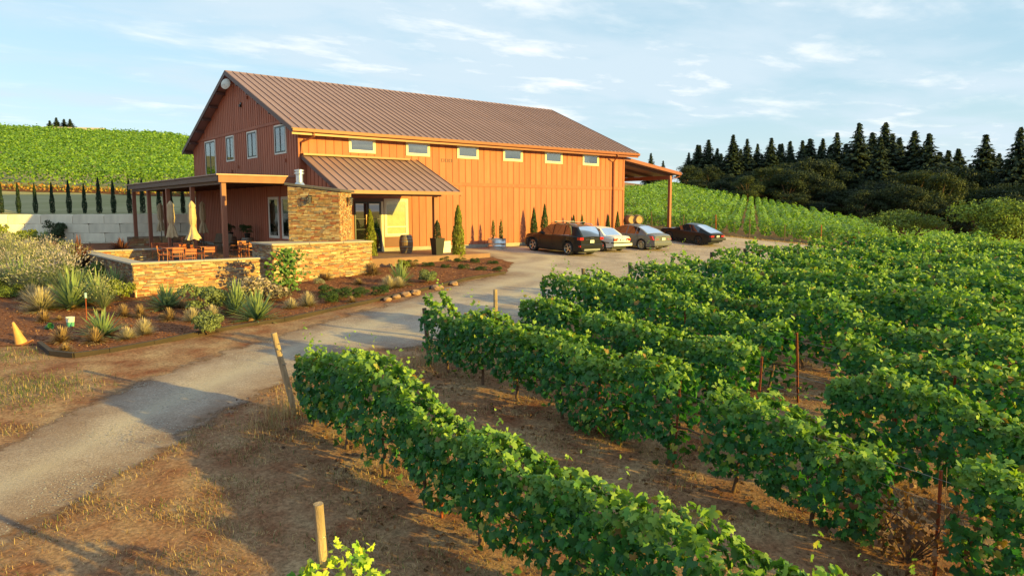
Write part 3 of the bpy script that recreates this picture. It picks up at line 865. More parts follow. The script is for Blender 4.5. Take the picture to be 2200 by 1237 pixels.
fp = empty('stone_fireplace', (-1, -4.6, -.8), label='tall ledge-stone fireplace chimney on a long stone base by the entry', cat='fireplace'); fp['_w'] = 1
BX0, BX1, BYF, BYB, BZ = -3.28, 1.05, -5.5, -3.3, .66
MB().box(BX0, BX1, BYF, BYB, -1.3, BZ-.07).build('base_core', M_core, fp)
veneer((BX0, BYF), (BX1, BYF), -1.1, BZ-.07, fp)
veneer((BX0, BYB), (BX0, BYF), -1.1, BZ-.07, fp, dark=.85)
veneer((BX1, BYF), (BX1, BYB), -1.1, BZ-.07, fp)
for a, c in ((BX0-.07, -1.8), (-1.79, -.3), (-.29, BX1+.07)):
    MB().box(a+.003, c-.003, BYF-.08, BYB+.06, BZ-.068, BZ).build('cap_stone', M_cap, fp, bevel=.012)
PL, PC, PR = np.array([-1.87, -3.76]), np.array([-.27, -5.2]), np.array([.94, -3.97]); PB = PL+PR-PC
ZTL, ZTC = 3.0, 2.74
core = MB()
vs = [(*PL, BZ), (*PC, BZ), (*PR, BZ), (*PB, BZ), (*PL, ZTL), (*PC, ZTC), (*PR, ZTC), (*PB, ZTL)]
core.add(vs, [(0,1,2,3), (4,5,6,7), (0,1,5,4), (1,2,6,5), (2,3,7,6), (3,0,4,7)])
core.build('chimney_core', M_core, fp)
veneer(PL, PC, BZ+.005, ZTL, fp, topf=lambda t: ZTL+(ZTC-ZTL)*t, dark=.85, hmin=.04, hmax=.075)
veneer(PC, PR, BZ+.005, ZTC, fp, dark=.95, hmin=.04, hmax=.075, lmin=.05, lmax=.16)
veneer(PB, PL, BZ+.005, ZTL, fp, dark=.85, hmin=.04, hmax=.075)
# sloping cap in two slabs
def capslab(t0, t1, m_):
    a0, a1 = PL+(PC-PL)*t0, PL+(PC-PL)*t1
    e = (PC-PL)/np.linalg.norm(PC-PL); w = (PR-PC); wn_ = w/np.linalg.norm(w)
    z0, z1 = ZTL+(ZTC-ZTL)*t0, ZTL+(ZTC-ZTL)*t1
    q = [a0-wn_*.1, a1-wn_*.1, a1+w+wn_*.1, a0+w+wn_*.1]
    zz = [z0, z1, z1, z0]
    v = [(*p_, z_+.005) for p_, z_ in zip(q, zz)]+[(*p_, z_+.105) for p_, z_ in zip(q, zz)]
    MB().add(v, [(0,1,2,3), (4,5,6,7), (0,1,5,4), (1,2,6,5), (2,3,7,6), (3,0,4,7)]).build('chimney_cap', m_, fp, bevel=.012)
capslab(-.05, .52, M_capdark); capslab(.525, 1.06, M_capdark)
flc = PL*.62+PB*.2+PC*.18
fl = MB().lathe([(.26, 0), (.17, .14), (.145, .16), (.145, .46), (.155, .47), (.155, .50), (.20, .51), (.20, .57), (.15, .58), (.15, .61), (.20, .62), (.20, .68), (.05, .71)], 18, (flc[0], flc[1], 2.98))
fl.build('flue', M_galv, fp, smooth=35)
def wall_lamp(p, n, z):
    L_ = empty('wall_lantern', (p[0], p[1], z), math.atan2(n[1], n[0]), label=None)
    b = MB().box(0, .03, -.06, .06, -.05, .16).bar((.02, 0, .12), (.16, 0, .14), .025, .025)
    b.build('bracket', M_black, L_)
    c = MB(); c.lathe([(.02, .19), (.11, .13), (.11, .115), (.02, .115)], 4, (.16, 0, -.02)); c.lathe([(.085, -.15), (.085, -.17), (.03, -.18)], 4, (.16, 0, 0))
    for k in range(4):
        t = math.pi/2*k
        c.bar((.16+.085*math.cos(t), .085*math.sin(t), -.16), (.16+.095*math.cos(t), .095*math.sin(t), .1), .016, .016)
    c.build('cage', M_black, L_)
    MB().lathe([(.07, -.15), (.08, .09)], 4, (.16, 0, 0)).build('lantern_glass', glass_mat('lamp_glass', .3, (.8, .75, .6)), L_)
    return L_
nA = np.array([(PC-PL)[1], -(PC-PL)[0]]); nA /= np.linalg.norm(nA)
nB = np.array([(PR-PC)[1], -(PR-PC)[0]]); nB /= np.linalg.norm(nB)
tag(wall_lamp(PL+(PC-PL)*.45+nA*.04, nA, 2.42), 'black wall lantern on the broad shaded face of the stone chimney', 'wall lamp')
tag(wall_lamp(PC+(PR-PC)*.6+nB*.04, nB, 2.36), 'black wall lantern on the narrow sunlit face of the stone chimney', 'wall lamp')

# ------------------------------------------------------------------ concrete block retaining wall
M_block = mat('block_concrete', (1, 1, 1), 0.9, 0.16, 1.4, 0.5, 14, use_col=True, stretch=(1, 1, .35))
rw = empty('retaining_wall', (*((RW_A+RW_B)/2), -.2), label='pale concrete block retaining wall behind the patio', cat='wall')
bh, bl = .605, 1.83
L = np.linalg.norm(RW_B-RW_A)
ang = math.atan2(HU[1], HU[0])
cache = {}
for c in range(4):
    zt = RW_TOP-c*bh
    s = -(.5 if c % 2 else 0)*bl
    while s < L:
        e = s+bl
        a0, a1 = max(s, 0), min(e, L)
        if a1-a0 > .3:
            key = round(a1-a0, 2)
            v = rnd.randrange(4)
            if (key, v) not in cache:
                k = .92+.05*v
                bb = MB(); hw = (a1-a0)/2-.009
                poly = [(-hw, 0), (hw, 0), (hw, .5), (hw-.03, .585), (hw-.25, .59), (hw-.29, .60), (-hw+.29, .60), (-hw+.25, .59), (-hw+.03, .585), (-hw, .5)]
                bb.prism(poly, 1, -.3, .3, (.86*k, .76*k, .60*k))
                ob = bb.build('block', M_block, rw, origin=(0, 0, 0), bevel=.018); cache[(key, v)] = ob.data
            else:
                ob = link('block', cache[(key, v)], None, rw)
                bv = ob.modifiers.new('bevel', 'BEVEL'); bv.width = .018; bv.segments = 2
            q = RW_A+HU*(a0+a1)/2-HV*.2
            ob.location = Vector((q[0], q[1], zt-bh))-rw.location+Vector((HV[0], HV[1], 0))*rnd.uniform(-.012, .012)
            ob.rotation_euler = (0, 0, ang+rnd.uniform(-.004, .004))
        s = e

# ------------------------------------------------------------------ timber edging round the bed
M_edging = mat('edging_timber', (0.045, 0.028, 0.018), 0.85, 0.3, 5, 0.5, 25, stretch=(.3, .3, 1))
edg = empty('bed_edging', tuple(curb_pts[4]), label='weathered dark timber edging along the mulch bed beside the drive', cat='edging')
for i in range(len(curb_pts)-1):
    a, c = Vector(curb_pts[i]), Vector(curb_pts[i+1])
    n = max(1, int(round((c-a).length/2.4)))
    for k in range(n):
        p, q = a.lerp(c, k/n), a.lerp(c, (k+1)/n)
        p.z, q.z = gz(p.x, p.y)+.05, gz(q.x, q.y)+.05
        MB().bar(p, q, .11, .13).build('timber', M_edging, edg, origin=edg.location)

# ------------------------------------------------------------------ patio furniture
M_rust = mat('orange_slats', (0.36, 0.095, 0.038), 0.45, 0.15, 6, spec=0.4)
M_canvas = mat('tan_canvas', (0.50, 0.36, 0.21), 0.85, 0.1, 5, 0.3, 12)
M_pole = mat('dark_pole', (0.05, 0.035, 0.028), 0.5)
def make_chair():
    t = empty('patio_chair')
    for k in range(5): MB().box(-.20, .20, -.2+k*.085, -.2+k*.085+.07, .44, .462).build('seat_slat', M_rust, t)
    for z in (.60, .73): MB().box(-.21, .21, .245+(z-.6)*.25, .265+(z-.6)*.25, z, z+.10).build('back_slat', M_rust, t)
    for s in (-1, 1):
        MB().tube([(s*.21, -.2, 0), (s*.205, -.19, .44), (s*.205, .19, .44), (s*.21, .235, .5), (s*.21, .285, .84)], .012, 5).build('side_frame', M_rust, t)
        MB().tube([(s*.21, .25, 0), (s*.205, .20, .43)], .012, 5).build('leg', M_rust, t)
        MB().tube([(s*.23, .26, .64), (s*.25, -.1, .66), (s*.225, -.19, .6), (s*.215, -.195, .45)], .011, 5).build('arm', M_rust, t)
    return t
def make_table(w=.75, l=.75):
    t = empty('patio_table')
    n = 8
    for k in range(n): MB().box(-l/2, l/2, -w/2+k*w/n+.004, -w/2+(k+1)*w/n-.004, .72, .742).build('top_slat', M_rust, t)
    for sx in (-1, 1):
        for sy in (-1, 1): MB().tube([(sx*(l/2-.05), sy*(w/2-.05), 0), (sx*(l/2-.07), sy*(w/2-.07), .72)], .016, 5).build('leg', M_rust, t)
    return t
ch0 = make_chair(); used = [False]
def chair(px, py, rz, label, group=None, ztop=.43):
    q = Z(px, py, ztop)
    o = ch0 if not used[0] else copy_tree(ch0); used[0] = True
    o.location = (q.x, q.y, FZ); o.rotation_euler = (0, 0, rz)
    tag(o, label, 'chair', group or 'orange slatted chairs on the patio')
    return o
def face(q, t): return math.atan2(t[1]-q[1], t[0]-q[0])-math.pi/2+math.pi
tb0 = make_table(.8, .8)
T1, T2 = Z(372, 533, .3), Z(437, 531, .3)
tb0.location = (T1.x, T1.y, FZ); tag(tb0, 'square orange slatted patio table with a bundle of chairs around it', 'table', 'orange slatted tables')
tb1 = copy_tree(tb0); tb1.location = (T2.x+.25, T2.y+.35, FZ); tag(tb1, 'square orange slatted patio table behind the two chairs nearest the stone seat wall', 'table', 'orange slatted tables')
chair(407, 533, math.pi+.05+YAW*-.2, 'orange slatted chair nearest the patio wall with its back turned to it')
chair(447, 529, math.pi-.1, 'orange slatted chair backing onto the patio wall beside the porch corner post')
for (px, py, dx, lab) in ((352, 527, .1, 'orange slatted chair turned side-on at the end of the patio table'), (341, 521, .4, 'orange slatted chair farthest along the patio from the porch post'),
                      (355, 521, .2, 'orange slatted chair close beside the farthest-out patio chair'), (382, 521, 0, 'orange slatted chair just in front of the tan umbrella by the second porch post'),
                      (402, 524, 0, 'orange slatted chair between the two sunlit tan umbrellas'), (426, 525, -.1, 'orange slatted chair at the foot of the flared tan umbrella'), (379, 530, .1, 'orange slatted chair tucked under the square patio table')):
    q = Z(px, py, .43); t = T1 if px < 392 else T2
    chair(px, py, face(q, t)+dx, lab)

def umbrella(px, D, py_top, label, flare=.26, seed=1, h=1.75):
    x, y, zt = W(px, D, py=py_top)
    u = empty('closed_umbrella', (x, y, FZ), label=label, cat='umbrella', group='closed tan umbrellas on the patio')
    H = zt-FZ
    MB().tube([(0, 0, 0), (0, 0, H-.05)], .025, 8).build('pole', M_pole, u)
    MB().lathe([(.25, 0), (.25, .05), (.06, .08), (.05, .3)], 14).build('base', M_pole, u, smooth=40)
    n = 32; prof = [(.02, 0, 0), (.075, -.06, .1), (.15, -.2, .25), (.145, -.3, .12), (.13, -.22, .1), (.15, -.5, .18), (.17, -.8, .2), (.15, -1.02, .12), (.10, -1.12, .08), (.13, -1.22, .15), (.18, -1.45, .28), (flare, -h, .35), (flare*.8, -h+.02, .3)]
    b = MB(); vs, fs = [], []; r = random.Random(seed); ph = r.random()*6
    for rr, z, am in prof:
        for k in range(n):
            t = 2*math.pi*k/n
            q = rr*(1+am*math.sin(8*t+ph)*.6+am*.35*math.sin(3*t+ph*2))
            vs.append((q*math.cos(t), q*math.sin(t), H+z+(.04*math.sin(5*t+ph) if z < -1.6 else 0)))
    for i in range(len(prof)-1):
        for k in range(n): fs.append((i*n+k, i*n+(k+1) % n, (i+1)*n+(k+1) % n, (i+1)*n+k))
    b.add(vs, fs); b.build('canopy', M_canvas, u, smooth=60)
    MB().lathe([(.11, H-1.16), (.118, H-1.12), (.11, H-1.08)], 16, cap=False).build('tie_strap', M_canvas, u)
    return u
umbrella(371, 35, 431, 'closed tan umbrella with narrow folds in front of the second porch post', .24, 3)
umbrella(416, 32.8, 431, 'closed tan umbrella with wide flared hem beside the porch corner post', .33, 5)
umbrella(439, 40.5, 432, 'closed tan umbrella half in shade in front of the barn siding', .24, 8)
umbrella(349, 45, 435, 'closed tan umbrella wholly in the shade at the far end of the porch', .22, 11)

# barrels
M_oak = mat('barrel_oak', (0.20, 0.115, 0.06), 0.75, 0.25, 5, 0.4, 20, stretch=(1, 1, .1))
M_oakend = mat('barrel_head', (0.45, 0.28, 0.13), 0.75, 0.2, 6, 0.3, 20)
M_hoop = mat('hoop_steel', (0.33, 0.30, 0.27), 0.5, 0.2, 8, metal=0.7)
def make_barrel(label, loc, group=None, lying=None, h=.92, r=.36):
    t = empty('wine_barrel', loc, label=label, cat='barrel', group=group)
    holder = t
    ns = 22
    def rad(z): return r*(1-.23*(2*z/h-1)**2)
    sm = None
    for k in range(ns):
        if sm is None:
            b = MB(); t0, t1 = -math.pi/ns+.008, math.pi/ns-.008; vs = []; zz = [h*i/6 for i in range(7)]
            for z in zz:
                for (tt, dr) in ((t0, 0), (t1, 0), (t1, -.03), (t0, -.03)):
                    vs.append(((rad(z)+dr)*math.cos(tt), (rad(z)+dr)*math.sin(tt), z))
            fs = []
            for i in range(6):
                for a in range(4): fs.append((i*4+a, i*4+(a+1) % 4, i*4+4+(a+1) % 4, i*4+4+a))
            fs += [(3, 2, 1, 0), (24, 25, 26, 27)]
            b.add(vs, fs); o = b.build('stave', M_oak, t); sm = o.data
        else: o = link('stave', sm, None, t)
        o.rotation_euler = (0, 0, 2*math.pi*k/ns)
    for z in (.05, .17, .32, h-.32, h-.17, h-.05):
        MB().lathe([(rad(z-.022)+.001, z-.022), (rad(z-.022)+.006, z-.022), (rad(z+.022)+.006, z+.022), (rad(z+.022)+.001, z+.022)], 26, cap=False).build('hoop', M_hoop, t)
    MB().lathe([(rad(.04)-.02, .03), (rad(.04)-.02, .06)], 24).build('head', M_oakend, t)
    MB().lathe([(rad(.04)-.02, h-.06), (rad(.04)-.02, h-.03)], 24).build('head', M_oakend, t)
    if lying is not None: t.rotation_euler = lying
    return t
q = Z(873, 543, -.215)
make_barrel('upright oak wine barrel under the entry window', (q.x, min(q.y, .05), -.215))
# ------------------------------------------------------------------ foliage tools
def unit(v): return v/(np.linalg.norm(v, axis=-1, keepdims=True)+1e-9)
_half = [(.17, -.36), (.40, -.40), (.53, -.08), (.36, .06), (.46, .36), (.19, .30)]
VINE_LEAF = np.array([(0, 0)]+[(0, -.16)]+_half+[(0, .66)]+[(-a, b) for a, b in reversed(_half)])
VINE_F = np.array([(0, i, i+1) for i in range(1, 14)]+[(0, 14, 1)])
_h2 = [(.42, -.34), (.5, .1), (.25, .32)]
MID_LEAF = np.array([(0, 0)]+[(0, -.2)]+_h2+[(0, .6)]+[(-a, b) for a, b in reversed(_h2)])
MID_F = np.array([(0, i, i+1) for i in range(1, 8)]+[(0, 8, 1)])
QUAD_LEAF = np.array([(0, -.5), (.42, -.05), (0, .55), (-.42, -.05)])
QUAD_F = np.array([(0, 1, 2), (0, 2, 3)])
def leaf_mesh(P, N, S, T=None, tmpl=VINE_LEAF, tf=VINE_F, fold=.3, droop=.25):
    """P centres, N normals, S sizes, T tip directions -> verts, faces"""
    n = len(P); N = unit(np.asarray(N, float))
    if T is None: T = np.tile([0, 0, -1.0], (n, 1))+rng.normal(0, .5, (n, 3))
    T = unit(T-(T*N).sum(1, keepdims=True)*N)
    X = np.cross(T, N)
    k = len(tmpl)
    a, b = tmpl[:, 0], tmpl[:, 1]
    z = -fold*np.abs(a)-droop*b*b
    jit = 1+rng.normal(0, .08, (n, k))
    V = P[:, None, :]+S[:, None, None]*(jit[:, :, None]*(a[None, :, None]*X[:, None, :]+b[None, :, None]*T[:, None, :])+z[None, :, None]*N[:, None, :])
    Fc = (tf[None]+(np.arange(n)*k)[:, None, None]).reshape(-1, 3)
    return V.reshape(-1, 3), Fc
def snoise(L, step, amp, r):
    n = int(L/step)+4
    v = r.normal(0, amp, n)
    return lambda s: np.interp(np.asarray(s)/step+1, np.arange(n), v)

M_vine = mat('vine_leaf', (1, 1, 1), 0.48, use_col=True, spec=0.35, trans=0.34, trans_col=(1.2, 1.35, .5))
M_fol = mat('foliage', (1, 1, 1), 0.6, use_col=True, spec=0.25, trans=0.25, trans_col=(1.3, 1.25, .6))
M_needle = mat('conifer_needles', (1, 1, 1), 0.7, use_col=True, spec=0.2, trans=0.1)
M_blade = mat('grass_blades', (1, 1, 1), 0.7, use_col=True, spec=0.2, trans=0.3)
M_bark = mat('bark', (0.14, 0.075, 0.045), 0.9, 0.3, 8, 0.8, 25, stretch=(1, 1, .25))
M_post = mat('weathered_post', (0.40, 0.27, 0.16), 0.85, 0.35, 14, 0.9, 60, stretch=(1, 1, .08))
M_greypost = mat('grey_post', (0.13, 0.085, 0.055), 0.85, 0.3, 6, 0.6, 30, stretch=(1, 1, .08))
M_stake = mat('rust_steel', (0.34, 0.075, 0.025), 0.6, 0.2, 9, 0.2, 40, metal=0.2)
M_wire = mat('wire', (0.28, 0.24, 0.2), 0.45, metal=0.8)

VLEN_COL = np.array([[.030, .135, .030], [.042, .17, .033], [.024, .11, .030], [.068, .215, .038]])
def vine_canopy(y0, y1, X, r, per_m, size, gaps=(), near=True, top=1.48, bot=.40, shoot=1.0, fill=1.0, rise=0.0):
    """leaf points of one row along Y at X between y0 > y1; returns P, N, S, C"""
    L = abs(y1-y0); n = int(L*per_m)
    s = r.uniform(0, L, n)
    ft, fb, fw, fc = snoise(L, .95, .17, r), snoise(L, .55, .13, r), snoise(L, .9, .07, r), snoise(L, 1.0, .03, r)
    f2 = snoise(L, .22, .05, r)
    zt = top+ft(s)+f2(s)+(rise*np.clip(s/5.0, 0, 1) if rise else 0); zb = bot+fb(s)
    u = r.uniform(0, 1, n)
    z = zb+(zt-zb)*np.where(r.random(n) < .3, 1-r.beta(1, 5, n), u)
    h = (z-zb)/(zt-zb)
    w = (.28+fw(s))*(0.62+.6*np.sin(np.clip(h, 0, 1)*math.pi*.85+.25))
    side = np.where(r.random(n) < .5, -1.0, 1.0)
    dep = 1-np.abs(r.normal(0, .28, n))
    t = side*w*np.clip(dep, -.2, 1.12)+fc(s)
    yy = y0-s if y1 < y0 else y0+s
    hz = .40+.55*np.clip((h-.55)/.4, 0, 1)
    N = np.c_[side*np.clip(np.abs(t)/w, .2, 1)*(1-.5*np.clip((h-.6)/.4, 0, 1))+r.normal(0, 1, n)*hz, r.normal(0, 1, n)*hz-.25*np.clip((h-.6)/.4, 0, 1), .25+.9*np.clip(h-.6, 0, 1)*2+r.normal(0, .35, n)]
    S = size*r.uniform(.6, 1.25, n)*(1-.25*np.clip(h-.75, 0, 1)*4*.5)
    young = np.clip((h-.74)/.25, 0, 1)*r.uniform(.2, 1, n)+(r.random(n) < .05)*.7  # young upper leaves; their lighter tone also paints sun onto the row tops
    P = np.c_[X+t, yy, z]
    # shoots standing above the canopy
    ns = int(L*3.8*shoot)
    sp, sn, ss, sy = [], [], [], []
    for k in range(ns):
        s0 = r.uniform(0, L); hh = r.uniform(.1, .45) if r.random() < .7 else r.uniform(.35, .75)
        base = np.array([X+r.normal(0, .12), (y0-s0 if y1 < y0 else y0+s0), top+float(ft(s0))-.08+rise*min(1, s0/5)]); d = np.array([r.normal(0, .28), r.normal(0, .28), 1.0])
        m_ = max(3, int(hh/.055))
        for q in range(m_):
            f = q/m_
            sp.append(base+d*hh*f+r.normal(0, .035, 3)); sn.append(r.normal(0, .6, 3)+np.array([0, 0, .35])); ss.append(size*(.95-.6*f)*r.uniform(.6, 1.05)); sy.append(.6+.4*f)
    if ns:
        P = np.r_[P, sp]; N = np.r_[N, sn]; S = np.r_[S, ss]; young = np.r_[young, sy]
    keep = np.ones(len(P), bool)
    for a, b in gaps: keep &= ~((P[:, 1] < max(a, b)) & (P[:, 1] > min(a, b)))
    P, N, S, young = P[keep], N[keep], S[keep], young[keep]
    C = VLEN_COL[r.integers(0, 4, len(P))]*r.uniform(.75, 1.25, (len(P), 1))
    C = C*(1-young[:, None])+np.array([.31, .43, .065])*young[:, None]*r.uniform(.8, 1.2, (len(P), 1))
    dead = r.random(len(P)) < .012
    C[dead] = np.array([.30, .17, .05])
    yel = r.random(len(P)) < .015
    C[yel] = np.array([.36, .34, .06])
    return P, N, S, C
def foliage_obj(name, P, N, S, C, m_, parent=None, tmpl=MID_LEAF, tf=MID_F, origin=None, **kw):
    if origin is not None: P = P-np.array(origin)
    V, Fc = leaf_mesh(P, N, S, tmpl=tmpl, tf=tf, **kw)
    o = np_mesh(name, V, Fc, m_, parent, colr=np.repeat(C, len(tf), axis=0))
    o['kind'] = 'stuff'
    return o

# ------------------------------------------------------------------ the near vineyard
def row_y(px, X):
    q = (px-1100)/FPX; D = (X-CAM[0])/(math.sin(YAW)+q*math.cos(YAW))
    return CAM[1]+D*(math.cos(YAW)-q*math.sin(YAW))
ROWX = [-11.1, -8.6, -4.8, -2.65, -.55]+[1.6+2.13*i for i in range(20)]
ROW_START = {0: -26.7, 1: -20.15, 2: -19.0, 3: -18.8, 4: -18.3}
ROW_GAPS = {1: [(-19.6, -20.7)] and [], 2: [(row_y(1484, -4.8), row_y(1545, -4.8)), (row_y(1938, -4.8), row_y(2095, -4.8))],
            3: [(-18.8, -19.9), (row_y(1238, -2.65), row_y(1262, -2.65)), (row_y(1628, -2.65), row_y(1800, -2.65))],
            4: [(row_y(1700, -.55), row_y(1812, -.55))]}
ORD = ['first', 'second', 'third', 'fourth', 'fifth', 'sixth', 'seventh', 'eighth', 'ninth', 'tenth', 'eleventh', 'twelfth', 'thirteenth', 'fourteenth', 'fifteenth', 'sixteenth', 'seventeenth', 'eighteenth', 'nineteenth', 'twentieth', 'twenty-first', 'twenty-second', 'twenty-third', 'twenty-fourth', 'twenty-fifth']
ROWLAB = {0: 'young vine shoots around the split wooden post at the drive verge', 1: 'vine row starting at the leaning wooden end post beside the gravel drive',
          2: 'vine row with a dead brown vine in it, across the wide bare alley', 3: 'vine row whose bare wooden end post stands clear of its leaves'}
def end_post(X, Y, h, r, m_, label, lean=(0, 0), group='wooden end posts of the vine rows'):
    z = gz(X, Y)
    t = empty('trellis_post', (X, Y, z), label=label, cat='post', group=group)
    b = MB(); pts = [(lean[0]*f*h, lean[1]*f*h, -.3*(1-f)+f*h) for f in (0, .35, .7, 1)]
    b.tube(pts, [r*1.06, r*1.02, r, r*.97], 10)
    b.build('shaft', m_, t, smooth=50)
    w = MB()
    for zz in (.62*h, .8*h): w.lathe([(r*1.04, zz-.006), (r*1.1, zz), (r*1.04, zz+.006)], 10, (lean[0]*zz, lean[1]*zz, 0), cap=False)
    w.build('wire_wrap', M_wire, t)
    return t
stake_proto = None
def stake(X, Y, h, label, lean=0.0):
    global stake_proto
    z = gz(X, Y)
    t = empty('steel_stake', (X, Y, z), label=label, cat='stake', group='rust-red steel stakes in the vine rows')
    b = MB().box(-.022, .022, -.004, .004, -.2, h).box(-.004, .004, .004, .03, -.2, h)
    for k in range(int(h/.12)): b.box(-.01, .01, -.012, -.004, .1+k*.12, .125+k*.12)
    o = b.build('stake_shaft', M_stake, t); o.rotation_euler = (lean, lean*.5, rnd.uniform(0, 3))
    return t
trunk_meshes = []
for k in range(4):
    b = MB(); r_ = random.Random(k); pts = []; q = [0, 0]
    for i in range(6):
        pts.append((q[0], q[1], -.05+i*.14)); q[0] += r_.uniform(-.035, .035); q[1] += r_.uniform(-.035, .035)
    b.tube(pts, [.04, .032, .03, .028, .03, .026], 7)
    for s in (-1, 1): b.tube([pts[-1], (pts[-1][0], pts[-1][1]+s*.3, pts[-1][2]+.05), (pts[-1][0], pts[-1][1]+s*.7, pts[-1][2]+.04)], [.022, .017, .012], 6)
    me = b.build('trunk', M_bark, smooth=60); trunk_meshes.append(me.data); bpy.data.objects.remove(me)
for i, X in enumerate(ROWX):
    r = np.random.default_rng(100+i)
    dx = X-CAM[0]
    y0 = ROW_START.get(i, -17.9-.0*i)
    y1 = -33.09+.237*dx-.7
    if i <= 1: y1 = min(y1, -31.5)
    if i == 0: y1 = -31.0
    near = i <= 5
    dmid = dx/.8
    per = 620 if i <= 3 else (430 if i <= 6 else (270 if i <= 11 else 160))
    size = .125 if i <= 3 else (.135 if i <= 6 else (.155 if i <= 11 else .19))
    top = 1.6 if i > 1 else (1.52 if i else 1.15)
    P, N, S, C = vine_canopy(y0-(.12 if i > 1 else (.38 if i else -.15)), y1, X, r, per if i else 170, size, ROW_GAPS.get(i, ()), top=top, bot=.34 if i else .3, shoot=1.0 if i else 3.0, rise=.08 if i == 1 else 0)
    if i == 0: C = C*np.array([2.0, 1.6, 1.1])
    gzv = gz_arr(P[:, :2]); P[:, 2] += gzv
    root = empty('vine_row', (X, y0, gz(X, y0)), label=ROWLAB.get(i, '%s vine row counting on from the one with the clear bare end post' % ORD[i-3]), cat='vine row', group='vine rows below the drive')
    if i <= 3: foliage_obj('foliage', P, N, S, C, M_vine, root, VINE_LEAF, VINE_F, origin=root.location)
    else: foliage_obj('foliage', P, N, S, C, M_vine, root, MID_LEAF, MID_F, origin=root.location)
    # low suckers and stray leaves at the trunks
    if i <= 4:
        n = int(abs(y1-y0)*16); s = r.uniform(0, abs(y1-y0), n); cl = np.abs(np.sin(s*2.1+i)) > .72
        s = s[cl]; n = len(s)
        Q = np.c_[X+r.normal(0, .14, n), y0-s, r.uniform(.05, .5, n)]; Q[:, 2] += gz_arr(Q[:, :2])
        foliage_obj('sucker_leaves', Q, r.normal(0, .6, (n, 3))+[0, 0, .5], r.uniform(.06, .12, n), np.array([[.09, .17, .03]])*r.uniform(.6, 1.6, (n, 1)), M_vine, root, MID_LEAF, MID_F, origin=root.location)
    gaps = ROW_GAPS.get(i, ())
    y = y0-.7
    while y > y1 and i <= 9:
        if not any(min(g_) < y < max(g_) for g_ in gaps):
            t = link('trunk', trunk_meshes[rnd.randrange(4)], None, root); t.location = (rnd.uniform(-.04, .04), y-y0, gz(X, y)-root.location.z); t.rotation_euler = (rnd.uniform(-.12, .12), rnd.uniform(-.12, .12), rnd.choice((0, math.pi)))
        y -= 1.25
    if i <= 6:
        for zz in (.62, .95, 1.25):
            ys = np.linspace(y0, y1, 9)
            MB().tube([(0, q-y0, gz(X, q)+zz-root.location.z) for q in ys], .0035, 4).build('trellis_wire', M_wire, root)
    # stakes
    if 1 <= i <= 8:
        k = 0; y = y0-4.2-(i % 3)*.6
        while y > y1:
            k += 1; stake(X+.02, y, 1.36, 'leaf-covered rust-red stake, %s from the end post in the %s vine row' % (ORD[k-1], ORD[i-1])); y -= 5.6
post_info = {0: (.05, M_post, 'short split wooden post with wire wrapped near its top', (-.09, -.08), 1.72), 1: (.058, M_post, 'leaning round wooden end post in a tuft of tall dry grass', (-.22, .14), 1.58),
             2: (.055, M_greypost, 'grey wooden end post half hidden by trailing vine leaves', (-.06, .1), 1.35), 3: (.055, M_post, 'bare wooden end post standing clear of the vines by the drive', (0, .02), 1.5)}
for i, X in enumerate(ROWX[:15]):
    r_, m_, lab, lean, h = post_info.get(i, (.055, M_greypost, 'weathered wooden end post at the leafy tip of the %s vine row from the drive' % ORD[i-1], (rnd.uniform(-.04, .04), rnd.uniform(0, .08)), 1.5))
    end_post(X, ROW_START.get(i, -17.9)+.05, h, r_, m_, lab, lean)
# the two bare stakes standing in the gaps and their neighbour
for px, X, lab in ((1640, -2.65, 'rust-red steel stake at the ragged end of leaves beside a bare gap'), (1728, -.55, 'tall rust-red steel stake standing bare in a gap between vines'), (1460, -4.8, 'rust-red steel stake where the vine row breaks off')):
    stake(X, row_y(px, X), 1.42, lab, .05)

# the dead vine
X = -4.8; yd = row_y(1990, X); r = np.random.default_rng(5)
dv = empty('dead_vine', (X, yd, gz(X, yd)), label='dead brown vine with withered leaves in a gap of the vine row', cat='vine')
b = MB()
for k in range(16):
    a = r.uniform(-.8, .8); h = r.uniform(.5, 1.2)
    b.tube([(0, 0, .05), (a*.3, r.normal(0, .25), h*.5), (a*.7+r.normal(0, .1), r.normal(0, .5), h)], [.012, .008, .004], 5)
b.build('canes', M_bark, dv)
n = 420; Q = np.c_[r.normal(0, .3, n), r.normal(0, .45, n), np.abs(r.normal(.45, .32, n))]
foliage_obj('withered_leaves', Q, r.normal(0, 1, (n, 3)), r.uniform(.05, .11, n), np.array([[.21, .095, .045]])*r.uniform(.5, 1.5, (n, 1)), M_vine, dv, MID_LEAF, MID_F, fold=.6)

# ------------------------------------------------------------------ straw, dry grass and fallen leaves
def blades(n, xy, hmin, hmax, wid, cols, name, label, lean=.6, cat='grass'):
    r = np.random.default_rng(len(name)+n)
    xy = np.asarray(xy); n = len(xy)
    z = gz_arr(xy)+.0
    h = r.uniform(hmin, hmax, n); a = r.uniform(0, 2*math.pi, n); ln = np.abs(r.normal(0, lean, n))
    d = np.c_[np.cos(a)*ln, np.sin(a)*ln, np.ones(n)]; d = unit(d)*h[:, None]
    sd_ = np.c_[-np.sin(a), np.cos(a), np.zeros(n)]*wid*.5
    base = np.c_[xy, z-.01]
    mid = base+d*.55; tip = base+d*np.array([1.25, 1.25, .82])
    V = np.stack([base-sd_, base+sd_, mid+sd_*.7, mid-sd_*.7, tip], 1).reshape(-1, 3)
    i5 = np.arange(n)[:, None]*5
    Fc = np.concatenate([i5+[[0, 1, 2]], i5+[[0, 2, 3]], i5+[[3, 2, 4]]], 1).reshape(-1, 3)
    C = np.asarray(cols)[r.integers(0, len(cols), n)]*r.uniform(.65, 1.3, (n, 1))
    o = np_mesh(name, V, Fc, M_blade, colr=np.repeat(C, 3, axis=0))
    return tag(o, label, cat, kind='stuff')
